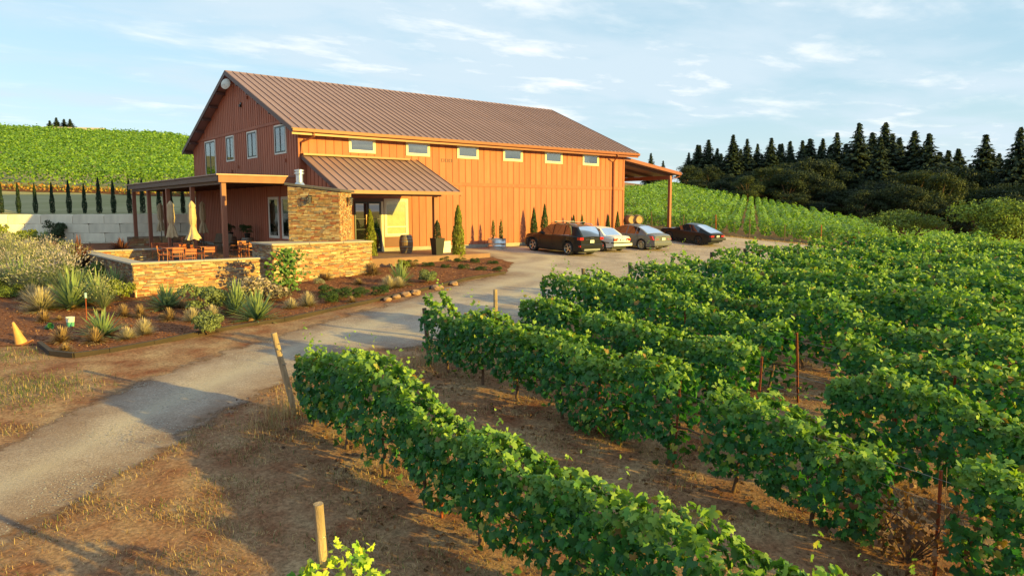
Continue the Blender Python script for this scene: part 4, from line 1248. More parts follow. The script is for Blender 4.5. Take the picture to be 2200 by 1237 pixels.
def scatter(n, x0, x1, y0, y1, test, fall=9.0, clump=0.0, r=None):
    r = r or np.random.default_rng(3)
    P = np.c_[r.uniform(x0, x1, n), r.uniform(y0, y1, n)]
    d = np.hypot(P[:, 0]-CAM[0], P[:, 1]-CAM[1])
    keep = r.random(n) < np.clip((fall/np.maximum(d, 1))**1.3, 0, 1)
    if clump:
        f = np.sin(P[:, 0]*1.9+1.3*np.sin(P[:, 1]*1.1))*np.sin(P[:, 1]*2.3+1.1*np.sin(P[:, 0]*.9))+.5*np.sin(P[:, 0]*5.1+P[:, 1]*3.7)
        keep &= r.random(n) < np.clip(.5+clump*f, .03, 1)
    P = P[keep]
    return P[test(P)]
STRAW = [(.50, .33, .15), (.42, .26, .12), (.56, .40, .20), (.34, .19, .09), (.28, .14, .065)]
GREEN = [(.10, .15, .04), (.14, .18, .05), (.08, .13, .035)]
off_road = lambda P: poly_edge(road_poly, P) < .1*np.sin(P[:, 0]*3)
verge = lambda P: off_road(P) & (P[:, 1] < -17.2)
P = scatter(700000, -26, 24, -34, -17, verge, 12, .55, np.random.default_rng(11))
blades(0, P, .03, .13, .009, STRAW, 'dry_grass', 'short dry straw-coloured grass over the red soil below the drive', 1.5)
P = scatter(60000, -26, 10, -34, -17, verge, 12, 1.2, np.random.default_rng(12))
blades(0, P, .04, .13, .010, GREEN, 'green_grass', 'scattered green grass tufts in the dry straw', .8)
def clump_xy(cx, cy, n, sd__, r=rng): return np.c_[r.normal(cx, sd__, n), r.normal(cy, sd__, n)]
# tall dry grass at the end posts, and the rough strip left of the drive
cl = [clump_xy(-8.75, -20.0, 260, .28), clump_xy(-8.2, -20.7, 120, .2), clump_xy(-4.9, -18.9, 160, .25), clump_xy(-9.3, -20.4, 110, .25), clump_xy(-2.6, -18.6, 120, .25), clump_xy(-6.6, -24, 60, .3), clump_xy(-7.4, -22, 60, .4)]
blades(0, np.concatenate(cl), .18, .55, .008, STRAW[:3]+[(.30, .27, .10)], 'tall_dry_grass', 'tall dry grass round the feet of the wooden end posts', .4)
lg = [G(60, 852), G(15, 770), G(0, 830), G(100, 836)]
cl = [clump_xy(p.x, p.y, 700, .55) for p in lg]
Q = np.concatenate(cl); Q = Q[poly_edge(bed_poly, Q) < -.1]; Q = Q[poly_edge(road_poly, Q) < .2]
blades(0, Q, .05, .2, .010, STRAW[:3]+GREEN*2, 'verge_grass', 'green and straw-coloured verge grass left of the drive', .7)
# fallen leaves and gravel stones
r = np.random.default_rng(21)
P = scatter(9000, -10, 16, -33, -18.5, lambda P: np.min(np.abs(P[:, 0][:, None]-np.array(ROWX)[None]), 1) < .9, 14, 0, r)
P3 = np.c_[P, gz_arr(P)+.02]
o = foliage_obj('fallen_leaves', P3, r.normal(0, .5, (len(P3), 3))+[0, 0, 1], r.uniform(.04, .09, len(P3)), np.array([[.22, .10, .05]])*r.uniform(.4, 1.5, (len(P3), 1)), M_vine, None, MID_LEAF, MID_F, T=rng.normal(0, 1, (len(P3), 3)), fold=.5)
tag(o, 'dry brown fallen vine leaves under the vine rows', 'leaves', kind='stuff')
P = scatter(140000, -24, 8, -28, -6, lambda P: poly_edge(road_poly, P) > .1, 15, 0, r)
n = len(P); s = r.uniform(.006, .018, n)
oct_v = np.array([(1, 0, 0), (-.6, .8, 0), (-.6, -.8, 0), (0, 0, .7)])
a = r.uniform(0, 6.28, n); ca, sa = np.cos(a), np.sin(a)
V = np.empty((n, 4, 3)); V[:, :, 0] = P[:, 0:1]+s[:, None]*(ca[:, None]*oct_v[:, 0]-sa[:, None]*oct_v[:, 1]); V[:, :, 1] = P[:, 1:2]+s[:, None]*(sa[:, None]*oct_v[:, 0]+ca[:, None]*oct_v[:, 1]); V[:, :, 2] = (gz_arr(P)+.008)[:, None]+s[:, None]*oct_v[:, 2]
Fc = (np.array([(0, 1, 3), (1, 2, 3), (2, 0, 3)])[None]+(np.arange(n)*4)[:, None, None]).reshape(-1, 3)
Cc = np.repeat(np.array([[.42, .36, .30]])*r.uniform(.6, 1.3, (n, 1)), 3, axis=0)
o = np_mesh('loose_gravel', V.reshape(-1, 3), Fc, mat('pebbles', (1, 1, 1), .9, use_col=True), colr=Cc)
tag(o, 'loose grey gravel stones scattered on the drive', 'gravel', kind='stuff')
# ------------------------------------------------------------------ vineyards on the slopes behind
FIELD = np.array([[.21, .34, .045], [.17, .30, .04], [.26, .38, .05], [.11, .22, .038]])
def mass_rows(rows, name, label, r, parent=None):
    """rows: list of (p0, p1, zfun, per_m, size, top) -> one leafy mass"""
    Ps, Ns, Ss = [], [], []
    for p0, p1, zf, per, size, top in rows:
        p0, p1 = np.array(p0), np.array(p1); L = np.linalg.norm(p1-p0)
        if L < .5: continue
        d = (p1-p0)/L; o = np.array([-d[1], d[0]])
        n = int(L*per); s = r.uniform(0, L, n); sd_ = np.where(r.random(n) < .5, -1, 1)
        ft, fw = snoise(L, .8, .14, r), snoise(L, .9, .07, r)
        h = np.where(r.random(n) < .45, 1-r.beta(1, 6, n), r.random(n))
        w = (.36+fw(s))*(.6+.6*np.sin(h*2.6+.25))
        t = sd_*w*np.clip(1-np.abs(r.normal(0, .3, n)), 0, 1.1)
        xy = p0+s[:, None]*d+t[:, None]*o
        z = zf(xy)+.4+(top+ft(s)-.4)*h+(r.random(n) < .05)*r.uniform(0, .45, n)
        Ps.append(np.c_[xy, z]); Ns.append(np.c_[sd_[:, None]*o[None]*.8+r.normal(0, .45, (n, 2)), .3+1.1*h+r.normal(0, .35, n)]); Ss.append(size*r.uniform(.6, 1.3, n))
    P, N, S = np.concatenate(Ps), np.concatenate(Ns), np.concatenate(Ss)
    C = FIELD[r.integers(0, 4, len(P))]*r.uniform(.7, 1.3, (len(P), 1))
    V, Fc = leaf_mesh(P, N, S, tmpl=QUAD_LEAF, tf=QUAD_F)
    o = np_mesh(name, V, Fc, M_vine, parent, colr=np.repeat(C, 2, axis=0)); o['kind'] = 'stuff'
    if label: tag(o, label, 'vineyard')
    return o
r = np.random.default_rng(31)
hrows = []
v = 18.2
while v < 103:
    a, b = hill_u(-70, v), hill_u(640, v)
    p0, p1 = RW_A+a*HU+v*HV, RW_A+b*HU+v*HV
    sz = .21+.13*(v/100); per = 80 if v < 24 else 54-22*(v/100)
    hrows.append((p0, p1, lambda xy: hill_h((xy-RW_A)@HU, (xy-RW_A)@HV), per, sz, 1.95))
    v += 2.15
mass_rows(hrows, 'hill_vineyard', 'bright green vineyard covering the hill behind the block wall', r)
# strip of sunlit red soil and weeds at the foot of the first hill row
us = np.arange(-24, 40, 1.5); V = []; Fc = []
for k, u in enumerate(us):
    for v_ in (15.2, 16.0, 17.2, 18.8):
        q = hill_pt(u, v_+.3*math.sin(u*.7), .03); V.append(tuple(q))
for k in range(len(us)-1):
    for j in range(3): Fc.append((k*4+j, k*4+4+j, k*4+5+j, k*4+1+j))
tag(np_mesh('bare_soil', np.array(V), np.array(Fc), M_redsoil, smooth=True), 'strip of bare red soil below the hill vines', 'soil', kind='structure')
n = 2600; u = r.uniform(-20, 36, n); v_ = r.uniform(15.6, 18.6, n)
Q = np.c_[RW_A+u[:, None]*HU+v_[:, None]*HV, hill_h(u, v_)+r.uniform(.02, .35, n)]
o = foliage_obj('weeds', Q, r.normal(0, .6, (n, 3))+[0, -.4, .4], r.uniform(.12, .3, n), np.array([(.42, .26, .05), (.20, .22, .05), (.38, .16, .05)])[r.integers(0, 3, n)]*r.uniform(.6, 1.3, (n, 1)), M_fol, None, QUAD_LEAF, QUAD_F)
tag(o, 'yellow and russet weeds along the bare soil strip', 'weeds', kind='stuff')

# field right of the barn: row ends along the car park are things, the rest is one mass
FD = np.array([.85, .527]); FO = np.array([FD[1], -FD[0]])
E0, E1 = np.array(W(1335, 61, 0)[:2]), np.array(W(1885, 53, 0)[:2])
nf = 15
zf = lambda xy: gz_arr(xy)
frows = []
for k in range(-6, 34):
    p = E0+(E1-E0)*(k/nf)
    if k > nf:   # rows beyond the car park begin farther down the slope
        p = E1+FO*(k-nf)*2.35*.9+FD*(k-nf)*.7
    far = 118 if k < 6 else 118-2.6*(k-6)
    far = max(far, 42)
    if k < 0: p = p+FD*10
    for a, b, per, sz in ((6, 28, 42, .26), (28, 62, 24, .36), (62, 125, 15, .5)):
        if far > a: frows.append((p+FD*a, p+FD*min(b, far), zf, per, sz, 1.75))
mass_rows(frows, 'field_vineyard', 'yellow-green vineyard rising from the car park towards the woods', r)
for k in range(0, nf+1):
    p = E0+(E1-E0)*(k/nf); z = gz(p[0], p[1])
    root = empty('vine_row', (p[0], p[1], z), label='%s dense vine row end along the car park, counting away from the barn' % ORD[k], cat='vine row', group='vine row ends along the car park')
    o = mass_rows([(p, p+FD*6.4, zf, 95, .2, 1.62)], 'foliage', None, r, root)
    me = o.data; co = np.empty(len(me.vertices)*3, np.float32); me.vertices.foreach_get('co', co); co = co.reshape(-1, 3)-np.array(root.location, dtype=np.float32); me.vertices.foreach_set('co', co.ravel()); me.update()
    if k % 2: continue
    t = empty('trellis_post', (p[0]-FD[0]*.25, p[1]-FD[1]*.25, z), label='thin post before the %s vine row end along the car park, counting from the barn' % ORD[k], cat='post', group='posts of the vine rows along the car park')
    MB().tube([(0, 0, -.2), (.02, 0, .8), (rnd.uniform(-.08, .08), 0, rnd.uniform(1.35, 1.75))], .036, 7).build('shaft', M_greypost if k % 3 else M_stake, t)
# pale dry strip of grass at the edge of the car park
Q = np.concatenate([E0+(E1-E0)*t-FD*rng.uniform(.4, 1.3)+rng.normal(0, .25, 2)[None] for t in rng.uniform(0, 1, 2600)]).reshape(-1, 2)
blades(0, Q, .06, .2, .03, STRAW[:3], 'edge_grass', 'pale dry grass edging the far side of the car park', .6)

# ------------------------------------------------------------------ trees
def make_conifer(seed, H=22.0, Rb=4.6):
    r = np.random.default_rng(seed)
    P, N, S, T = [], [], [], []
    z = 1.2
    while z < H-.2:
        f = z/H; R = min(.34*(H-z)*(Rb/4.6)+.12, Rb)*r.uniform(.7, 1.15)
        nb = int(6+7*(1-f)); a0 = r.uniform(0, 6.28)
        for k in range(nb):
            a = a0+6.283*k/nb+r.normal(0, .22); rl = R*r.uniform(.6, 1.1)
            m_ = max(3, int(rl*4.2))
            for q in range(m_):
                g_ = (q+.6)/m_
                zz = z-rl*g_*.32+rl*g_*g_*.16
                for e in (-1, 1):
                    P.append((math.cos(a)*rl*g_+r.normal(0, .1)-math.sin(a)*e*.16*rl*(1-g_*.7)*.5, math.sin(a)*rl*g_+r.normal(0, .1)+math.cos(a)*e*.16*rl*(1-g_*.7)*.5, zz+r.normal(0, .07)))
                    N.append((math.cos(a)*.6+r.normal(0, .4), math.sin(a)*.6+r.normal(0, .4), .7)); S.append(r.uniform(.7, 1.15)*(.5+.5*(1-f))); T.append((math.cos(a+e*.5), math.sin(a+e*.5), -.35))
        z += .42*(1-.35*f)
    P, N, S, T = (np.array(q) for q in (P, N, S, T))
    C = np.array([[.030, .046, .026]])*r.uniform(.6, 1.5, (len(P), 1)); C[r.random(len(P)) < .25] *= np.array([1.6, 1.3, .8])
    V, Fc = leaf_mesh(P, N, S, T, QUAD_LEAF*np.array([.75, 1.25]), QUAD_F, fold=.2, droop=.1)
    crown = np_mesh('crown', V, Fc, M_needle, colr=np.repeat(C, 2, axis=0))
    trunk = MB().tube([(0, 0, -1), (0, 0, H*.5), (0, 0, H-.3)], [.38, .22, .03], 8).build('trunk', M_bark)
    return crown.data, trunk.data, H, (crown, trunk)
def make_broad(seed, H=11.0, R=5.2, base=(.030, .052, .018), n=7500, leaf=.30, low=.06, lobes=22, spread=1.0):
    r = np.random.default_rng(seed)
    L = []
    for k in range(lobes):
        a = r.uniform(0, 6.28); rr = R*math.sqrt(r.random())*.72*spread; zz = H*r.uniform(low+.14, .86)
        rr *= math.sqrt(max(.15, 1-((zz/H-.45)/.62)**2))
        L.append((math.cos(a)*rr, math.sin(a)*rr, zz, R*r.uniform(.26, .46)))
    L.append((0, 0, H*.84, R*.34))
    idx = r.integers(0, len(L), n); Lc = np.array(L)[idx]
    d = unit(r.normal(0, 1, (n, 3))); d[:, 2] = np.where(d[:, 2] < -.35, -d[:, 2]*.5, d[:, 2])
    rad = Lc[:, 3]*(1-np.abs(r.normal(0, .18, n)))
    P = Lc[:, :3]+d*rad[:, None]*np.array([1, 1, .78])
    C = np.array([base])*r.uniform(.55, 1.5, (n, 1))*(0.85+.3*r.random((len(L), 1))[idx])
    V, Fc = leaf_mesh(P, d+r.normal(0, .5, (n, 3)), leaf*r.uniform(.6, 1.3, n), tmpl=QUAD_LEAF, tf=QUAD_F)
    crown = np_mesh('crown', V, Fc, M_fol, colr=np.repeat(C, 2, axis=0))
    b = MB(); tr = R*.055
    b.tube([(0, 0, -.5), (.05, .03, H*.16), (.1, -.05, H*.34)], [tr*1.3, tr, tr*.85], 8)
    for q in L[:9]:
        b.tube([(.1*0, 0, H*.2), (q[0]*.45, q[1]*.45, H*.2+(q[2]-H*.2)*.55), (q[0], q[1], q[2])], [tr*.6, tr*.4, tr*.12], 6)
    trunk = b.build('trunk', M_bark, smooth=60)
    return crown.data, trunk.data, H, (crown, trunk)
def plant_tree(kind, loc, H, label, name, group=None, rz=None, wide=1.0, first=False):
    t = empty(name, loc, rnd.uniform(0, 6.28) if rz is None else rz, label=label, cat='tree', group=group)
    s = H/kind[2]; t.scale = (s*wide, s*wide, s)
    for nm, me in (('trunk', kind[1]), ('crown', kind[0])):
        o = link(nm, me, None, t)
        if nm == 'crown': o['kind'] = 'stuff'
    return t
con = [make_conifer(s, 22, 4.4+.6*(s % 3)) for s in (1, 2, 3)]
brd = [make_broad(s, 11, 5.4, c) for s, c in ((1, (.026, .040, .018)), (2, (.034, .048, .019)), (3, (.022, .034, .017)), (4, (.050, .064, .018)))]
for k in con+brd:
    for o in k[3]: bpy.data.objects.remove(o)
CONS = [(1493, 314, 182), (1516, 303, 180), (1535, 321, 184), (1568, 293, 176), (1598, 301, 180), (1620, 312, 182), (1649, 299, 178), (1667, 312, 186), (1689, 306, 184), (1715, 305, 180), (1731, 301, 176), (1758, 301, 180), (1787, 288, 172), (1833, 268, 165), (1889, 267, 168), (1862, 288, 178), (1905, 290, 172), (1920, 299, 178), (1951, 285, 164), (1982, 290, 160), (2055, 339, 180), (2102, 292, 150), (2133, 332, 170), (2175, 277, 142), (2205, 300, 150), (1880, 300, 158), (1475, 330, 188)]
TALL = {1833: 'tallest pointed fir standing proud of the wood, left of the broad twin fir', 1889: 'broad tall fir at the high point of the wood', 1982: 'slim fir ending the tall group, open sky beside it', 2102: 'lone fir rising from the low part of the wood', 2175: 'tall drooping fir at the low end of the wood'}
for px, py, D in CONS:
    x, y, zt = W(px, D, py=py); zg = gz(x, y)
    plant_tree(con[rnd.randrange(3)], (x, y, zg), zt-zg, TALL.get(px, 'dark fir rising above the broadleaf trees of the wood'), 'fir_tree', 'firs of the wood beyond the vineyard', wide=rnd.uniform(1.15, 1.6))
for k in range(34):
    px = 1484+k*21+rnd.uniform(-8, 8); py = 322+rnd.uniform(-14, 20)+(14 if px > 2000 else 0)
    D = 190-34*(px-1480)/720+rnd.uniform(-4, 10); x, y, zt = W(px, D, py=py); zg = gz(x, y)
    plant_tree(con[rnd.randrange(3)], (x, y, zg), zt-zg, 'shorter dark fir filling in between the taller firs of the wood', 'fir_tree', 'firs of the wood beyond the vineyard', wide=rnd.uniform(1.2, 1.7))
k = 0
for row, (D0, dy) in enumerate(((170, 0), (160, 22), (153, 42))):
    px = 1478+row*14
    while px < 2290:
        f = (px-1480)/720
        D = D0-26*f+rnd.uniform(-5, 5)
        py = 352+dy+18*math.sin(px*.021+row)+rnd.uniform(-9, 9)+f*12
        if row == 2: py += 26*f
        x, y, zt = W(px, D, py=py); zg = gz(x, y)
        if zt-zg > 3.0:
            plant_tree(brd[rnd.randrange(4)], (x, y, zg), zt-zg, ['dark broadleaf tree in the shaded mass of the wood', 'dark broadleaf tree of the middle rank of the wood', 'low dark broadleaf tree at the vineyard edge of the wood'][row], 'broadleaf_tree', 'broadleaf trees of the wood', wide=max(1.0, 9.0/(zt-zg)*.85))
        px += rnd.uniform(34, 50) if row == 0 else rnd.uniform(38, 56)
for px, py, D, H in ((1395, 331, 210, 0), (1421, 347, 214, 0)):
    x, y, zt = W(px, D, py=py); zg = gz(x, y)
    plant_tree(con[1], (x, y, zg-2), zt-zg+2, 'small far fir peeping over the carport roof', 'fir_tree', 'far firs above the carport')
# two orchard trees right of the vineyard
nt = make_broad(21, 4.6, 4.0, (.11, .16, .03), 5200, .17, .42, 18, 1.15); [bpy.data.objects.remove(o) for o in nt[3]]
x, y, _ = W(1940, 60, 0); zg = gz(x, y)
plant_tree(nt, (x, y, zg-.1), 3.6, 'wide flat-crowned fruit tree with bare twisted limbs beyond the vines', 'fruit_tree', wide=1.15, rz=.6)
nt2 = make_broad(22, 5.4, 3.3, (.14, .21, .036), 6500, .17, .30, 18, 1.0); [bpy.data.objects.remove(o) for o in nt2[3]]
x, y, _ = W(2130, 56, 0); zg = gz(x, y)
plant_tree(nt2, (x, y, zg-.1), 5.4, 'rounded leafy tree on a short trunk beyond the vines', 'fruit_tree', rz=1.0, wide=1.1)
# hilltop firs and the pale building on the crest
for px, py, D in ((126, 262, 178), (140, 256, 180), (156, 259, 182), (169, 259, 180)):
    x, y, zt = W(px, D, py=py); plant_tree(con[px % 3], (x, y, zt-7.0), 7.0, 'dark fir of the small group on the hill crest', 'fir_tree', 'firs on the hill crest', wide=1.7)
M_pale = mat('pale_roof', (.55, .42, .24), .8, .1, 1)
x, y, zt = W(150, 172, py=277)
hb = empty('hilltop_building', (x, y, zt-3.5), math.atan2(HU[1], HU[0])-.02, label='long low pale building just showing over the hill crest', cat='building')
MB().prism([(-2.5, 2.6), (0, 3.6), (2.5, 2.6)], 0, -4, 9.2).build('roof', M_pale, hb)
MB().box(-3.7, 8.9, -2.2, 2.2, 0, 2.58).build('wall', M_pale, hb)
# ridge row of Italian cypresses
def make_cypress(seed, H=2.3, R=.19, base=(.020, .040, .016), n=1500, leaf=.085):
    r = np.random.default_rng(seed)
    z = r.random(n)**.9*H*.98+.05; f = z/H
    rad = R*np.minimum(1, (1-f)**.55*1.15)*np.where(f < .12, .65+f*3, 1)*(1-np.abs(r.normal(0, .17, n)))*(1+.12*np.sin(z*7+seed))
    a = r.uniform(0, 6.28, n)
    P = np.c_[np.cos(a)*rad, np.sin(a)*rad, z]
    N = np.c_[np.cos(a), np.sin(a), np.full(n, .3)]+r.normal(0, .35, (n, 3))
    T = np.c_[np.cos(a)*.25, np.sin(a)*.25, np.ones(n)]+r.normal(0, .2, (n, 3))
    C = np.array([base])*r.uniform(.5, 1.6, (n, 1))
    V, Fc = leaf_mesh(P, N, leaf*r.uniform(.6, 1.4, n), T, QUAD_LEAF*np.array([.6, 1.3]), QUAD_F)
    c = np_mesh('crown', V, Fc, M_fol, colr=np.repeat(C, 2, axis=0))
    t = MB().tube([(0, 0, -.1), (0, 0, H*.8)], [.035, .01], 6).build('trunk', M_bark)
    me = (c.data, t.data, H); bpy.data.objects.remove(c); bpy.data.objects.remove(t)
    return me
cyp = [make_cypress(s) for s in (1, 2, 3)]
CYPX = [(10, 388), (47, 392), (83, 393), (119, 391), (155, 386), (188, 394), (219, 381), (250, 386), (284, 384), (312, 384), (347, 390), (372, 392), (398, 392)]
for k, (px, py) in enumerate(CYPX):
    v_ = 1.0; u = hill_u(px, v_); q = hill_pt(u, v_); D = depth(q)
    H = CAM[2]+D*(452-py)/FPX-q.z
    lab = ['slim sunlit cypress at the outer end of the block wall', 'slim sunlit cypress next to the first shaded one'][k] if k < 2 else '%s shaded cypress on the block wall counting from the sunlit pair' % ORD[k-2]
    t = plant_tree(cyp[k % 3], tuple(q), H, lab, 'cypress_tree', 'cypresses along the top of the block wall')
# ------------------------------------------------------------------ garden plants (meshes shared between alike plants)
def blade_plant(seed, n, L, W_, cols, up=(.1, 1.0), bend=.35, tip=None):
    """rosette of stiff blades: unit-size mesh, height about L"""
    r = np.random.default_rng(seed)
    a = r.uniform(0, 6.283, n); el = np.arccos(1-r.uniform(up[0], up[1], n)) if False else np.radians(90*(up[0]+(up[1]-up[0])*r.random(n)**1.25))
    l = L*r.uniform(.7, 1.05, n)
    V, Fc, C = [], [], []
    for i in range(n):
        d = np.array([math.cos(a[i])*math.cos(el[i]), math.sin(a[i])*math.cos(el[i]), math.sin(el[i])]); s = np.array([-math.sin(a[i]), math.cos(a[i]), 0])
        k = len(V); c = np.array(cols[r.integers(0, len(cols))])*r.uniform(.7, 1.25)
        for f, w in ((.02, .8), (.45, 1.0), (.8, .6)):
            p = d*l[i]*f-np.array([0, 0, bend*l[i]*f*f*math.cos(el[i])])
            V += [p-s*W_*w/2+np.array([0, 0, W_*.15]), p+s*W_*w/2+np.array([0, 0, W_*.15])]
        V.append(d*l[i]-np.array([0, 0, bend*l[i]*math.cos(el[i])]))
        Fc += [(k, k+1, k+3), (k, k+3, k+2), (k+2, k+3, k+5), (k+2, k+5, k+4), (k+4, k+5, k+6)]
        t = np.array(tip) if tip is not None else c
        C += [c, c, c*.5+t*.5, c*.5+t*.5, t*r.uniform(.8, 1.2)]
    return np.array(V), np.array(Fc), np.array(C)
def store(V, Fc, C, m_, nm):
    o = np_mesh(nm, V, Fc, m_, colr=C); me = o.data; bpy.data.objects.remove(o); return me
YUC = [store(*blade_plant(s, 130, .62, .042, [(.18, .26, .11), (.22, .31, .12), (.14, .21, .10)], (.02, .92), .05, (.32, .38, .14)), M_blade, 'leaf_rosette') for s in (1, 2, 3)]
FES = [store(*blade_plant(s, 520, .34, .013, [(.26, .26, .15), (.38, .32, .19), (.48, .38, .22)], (.0, .95), .06, (.60, .48, .30)), M_blade, 'grass_tuft') for s in (11, 12, 13)]
DRY = [store(*blade_plant(s, 300, .26, .018, [(.34, .21, .10), (.26, .15, .07), (.42, .28, .14)], (.1, .9), .35, (.40, .26, .13)), M_blade, 'dry_stems') for s in (21, 22)]
PHO = [store(*blade_plant(s, 130, 1.0, .05, [(.11, .035, .03), (.15, .05, .035), (.08, .03, .028)], (.35, 1.0), .35, (.22, .08, .05)), M_blade, 'leaf_blades') for s in (31, 32)]
def sage_mesh(seed, flower):
    r = np.random.default_rng(seed); Vs, Fs, Cs = [], [], []; k = 0
    V, Fc, C = blade_plant(seed, 260, .8, .009, [(.22, .25, .12), (.27, .26, .15), (.17, .22, .09)], (.42, 1.0), .22)
    n = 620; a = r.uniform(0, 6.283, n); el = np.radians(r.uniform(35, 88, n)); l = r.uniform(.5, .95, n)
    P = np.c_[np.cos(a)*np.cos(el)*l, np.sin(a)*np.cos(el)*l, np.sin(el)*l]
    V2, F2 = leaf_mesh(P, r.normal(0, 1, (n, 3)), r.uniform(.022, .05, n), unit(P)+r.normal(0, .2, (n, 3)), QUAD_LEAF*np.array([.6, 1.6]), QUAD_F)
    C2 = np.repeat(np.where((l > .62)[:, None], np.array([flower]), np.array([[.17, .19, .10]]))*r.uniform(.7, 1.25, (n, 1)), 2, axis=0)
    return np.r_[V, V2], np.r_[Fc, F2+len(V)], np.r_[C, C2]
SAGE = [store(*sage_mesh(s, f), M_blade, 'flower_stems') for s, f in ((41, (.46, .38, .36)), (42, (.52, .44, .33)), (43, (.40, .38, .20)))]
def shrub_mesh(seed, base, n=1500, leaf=.055, flat=.8, tipc=None, lump=.25):
    """leafy mound about 1 m wide and .8 m high"""
    r = np.random.default_rng(seed); lob = [(0, 0, .22, .36)]
    for k in range(9):
        a = r.uniform(0, 6.28); lob.append((math.cos(a)*.27, math.sin(a)*.27, r.uniform(.08, .44), r.uniform(.16, .27)))
    idx = r.integers(0, len(lob), n); L = np.array(lob)[idx]
    d = unit(r.normal(0, 1, (n, 3))); d[:, 2] = np.abs(d[:, 2])*.9-.15
    P = L[:, :3]+d*(L[:, 3]*(1-np.abs(r.normal(0, lump*.6, n))))[:, None]; P[:, 2] = np.maximum(P[:, 2], .01)
    C = np.array([base])*r.uniform(.55, 1.5, (n, 1))
    if tipc is not None:
        m_ = (r.random(n) < .55) & (P[:, 2] > .2); C[m_] = np.array(tipc)*r.uniform(.75, 1.2, (m_.sum(), 1))
    V, Fc = leaf_mesh(P, d+r.normal(0, .55, (n, 3)), leaf*r.uniform(.6, 1.4, n), d+r.normal(0, .5, (n, 3)), QUAD_LEAF, QUAD_F)
    return V, Fc, np.repeat(C, 2, axis=0)
SHR = {'grey': store(*shrub_mesh(51, (.18, .21, .085), 2600, .05), M_fol, 'foliage'), 'green': store(*shrub_mesh(52, (.14, .185, .04), 2200, .05), M_fol, 'foliage'),
       'dark': store(*shrub_mesh(53, (.045, .08, .022), 2200, .04), M_fol, 'foliage'), 'pink': store(*shrub_mesh(54, (.20, .16, .10), 2800, .045, tipc=(.50, .38, .29)), M_fol, 'foliage'),
       'lime': store(*shrub_mesh(55, (.20, .23, .035), 1300, .06, lump=.5), M_fol, 'foliage'), 'box': store(*shrub_mesh(56, (.042, .075, .02), 1500, .045), M_fol, 'foliage'), 'silver': store(*shrub_mesh(57, (.27, .26, .19), 1500, .04), M_fol, 'foliage'),
       'wall': store(*shrub_mesh(58, (.045, .065, .028), 2400, .045, lump=.45), M_fol, 'foliage')}
stemb = MB()
for k in range(7):
    a = k*.9; stemb.tube([(0, 0, -.05), (math.cos(a)*.1, math.sin(a)*.1, .18), (math.cos(a)*.24, math.sin(a)*.24, .4)], [.012, .01, .005], 5)
stm = stemb.build('stems', M_bark); STEM = stm.data; bpy.data.objects.remove(stm)
def plant(me, name, pos, width, height, label, group=None, part='foliage', uw=1.0, uh=.62, stems=False, tilt=None):
    t = empty(name, tuple(pos), rnd.uniform(0, 6.28), label=label, cat='plant', group=group)
    o = link(part, me, None, t); o['kind'] = 'stuff'
    o.scale = (width/uw, width/uw, height/uh)
    c = link('stems' if stems else 'crown_base', STEM, None, t)
    c.scale = (width*.8, width*.8, height*(1.0 if stems else .25))
    return t
def pl(kind, px, py, w, h, label, group=None):
    """plant rooted where pixel (px, py) meets the ground; w, h in photo pixels"""
    p = G(px, py); k = mpp(p); w, h = w*k, h*k
    i = rnd.randrange(3)
    if kind == 'yucca': return plant(YUC[i], 'yucca', p, w, h, label, group or 'yuccas in the mulch bed', 'leaf_rosette', .82, .55)
    if kind == 'fescue': return plant(FES[i], 'fescue_tuft', p, w, h, label, group or 'pale fescue tufts in the mulch bed', 'grass_tuft', .36, .27)
    if kind == 'dry': return plant(DRY[i % 2], 'dried_clump', p, w, h, label, group or 'dried straw clumps in the mulch bed', 'dry_stems', .38, .2)
    if kind == 'phormium': return plant(PHO[i % 2], 'flax_plant', p, w, h, label, group, 'leaf_blades', 1.15, .95)
    if kind == 'sage': return plant(SAGE[i], 'sage_bush', p, w, h, label, group or 'feathery sage bushes in the bed', 'flower_stems', .95, .82)
    return plant(SHR[kind], 'shrub', p, w, h, label, group, 'foliage', 1.0, .72, stems=True)
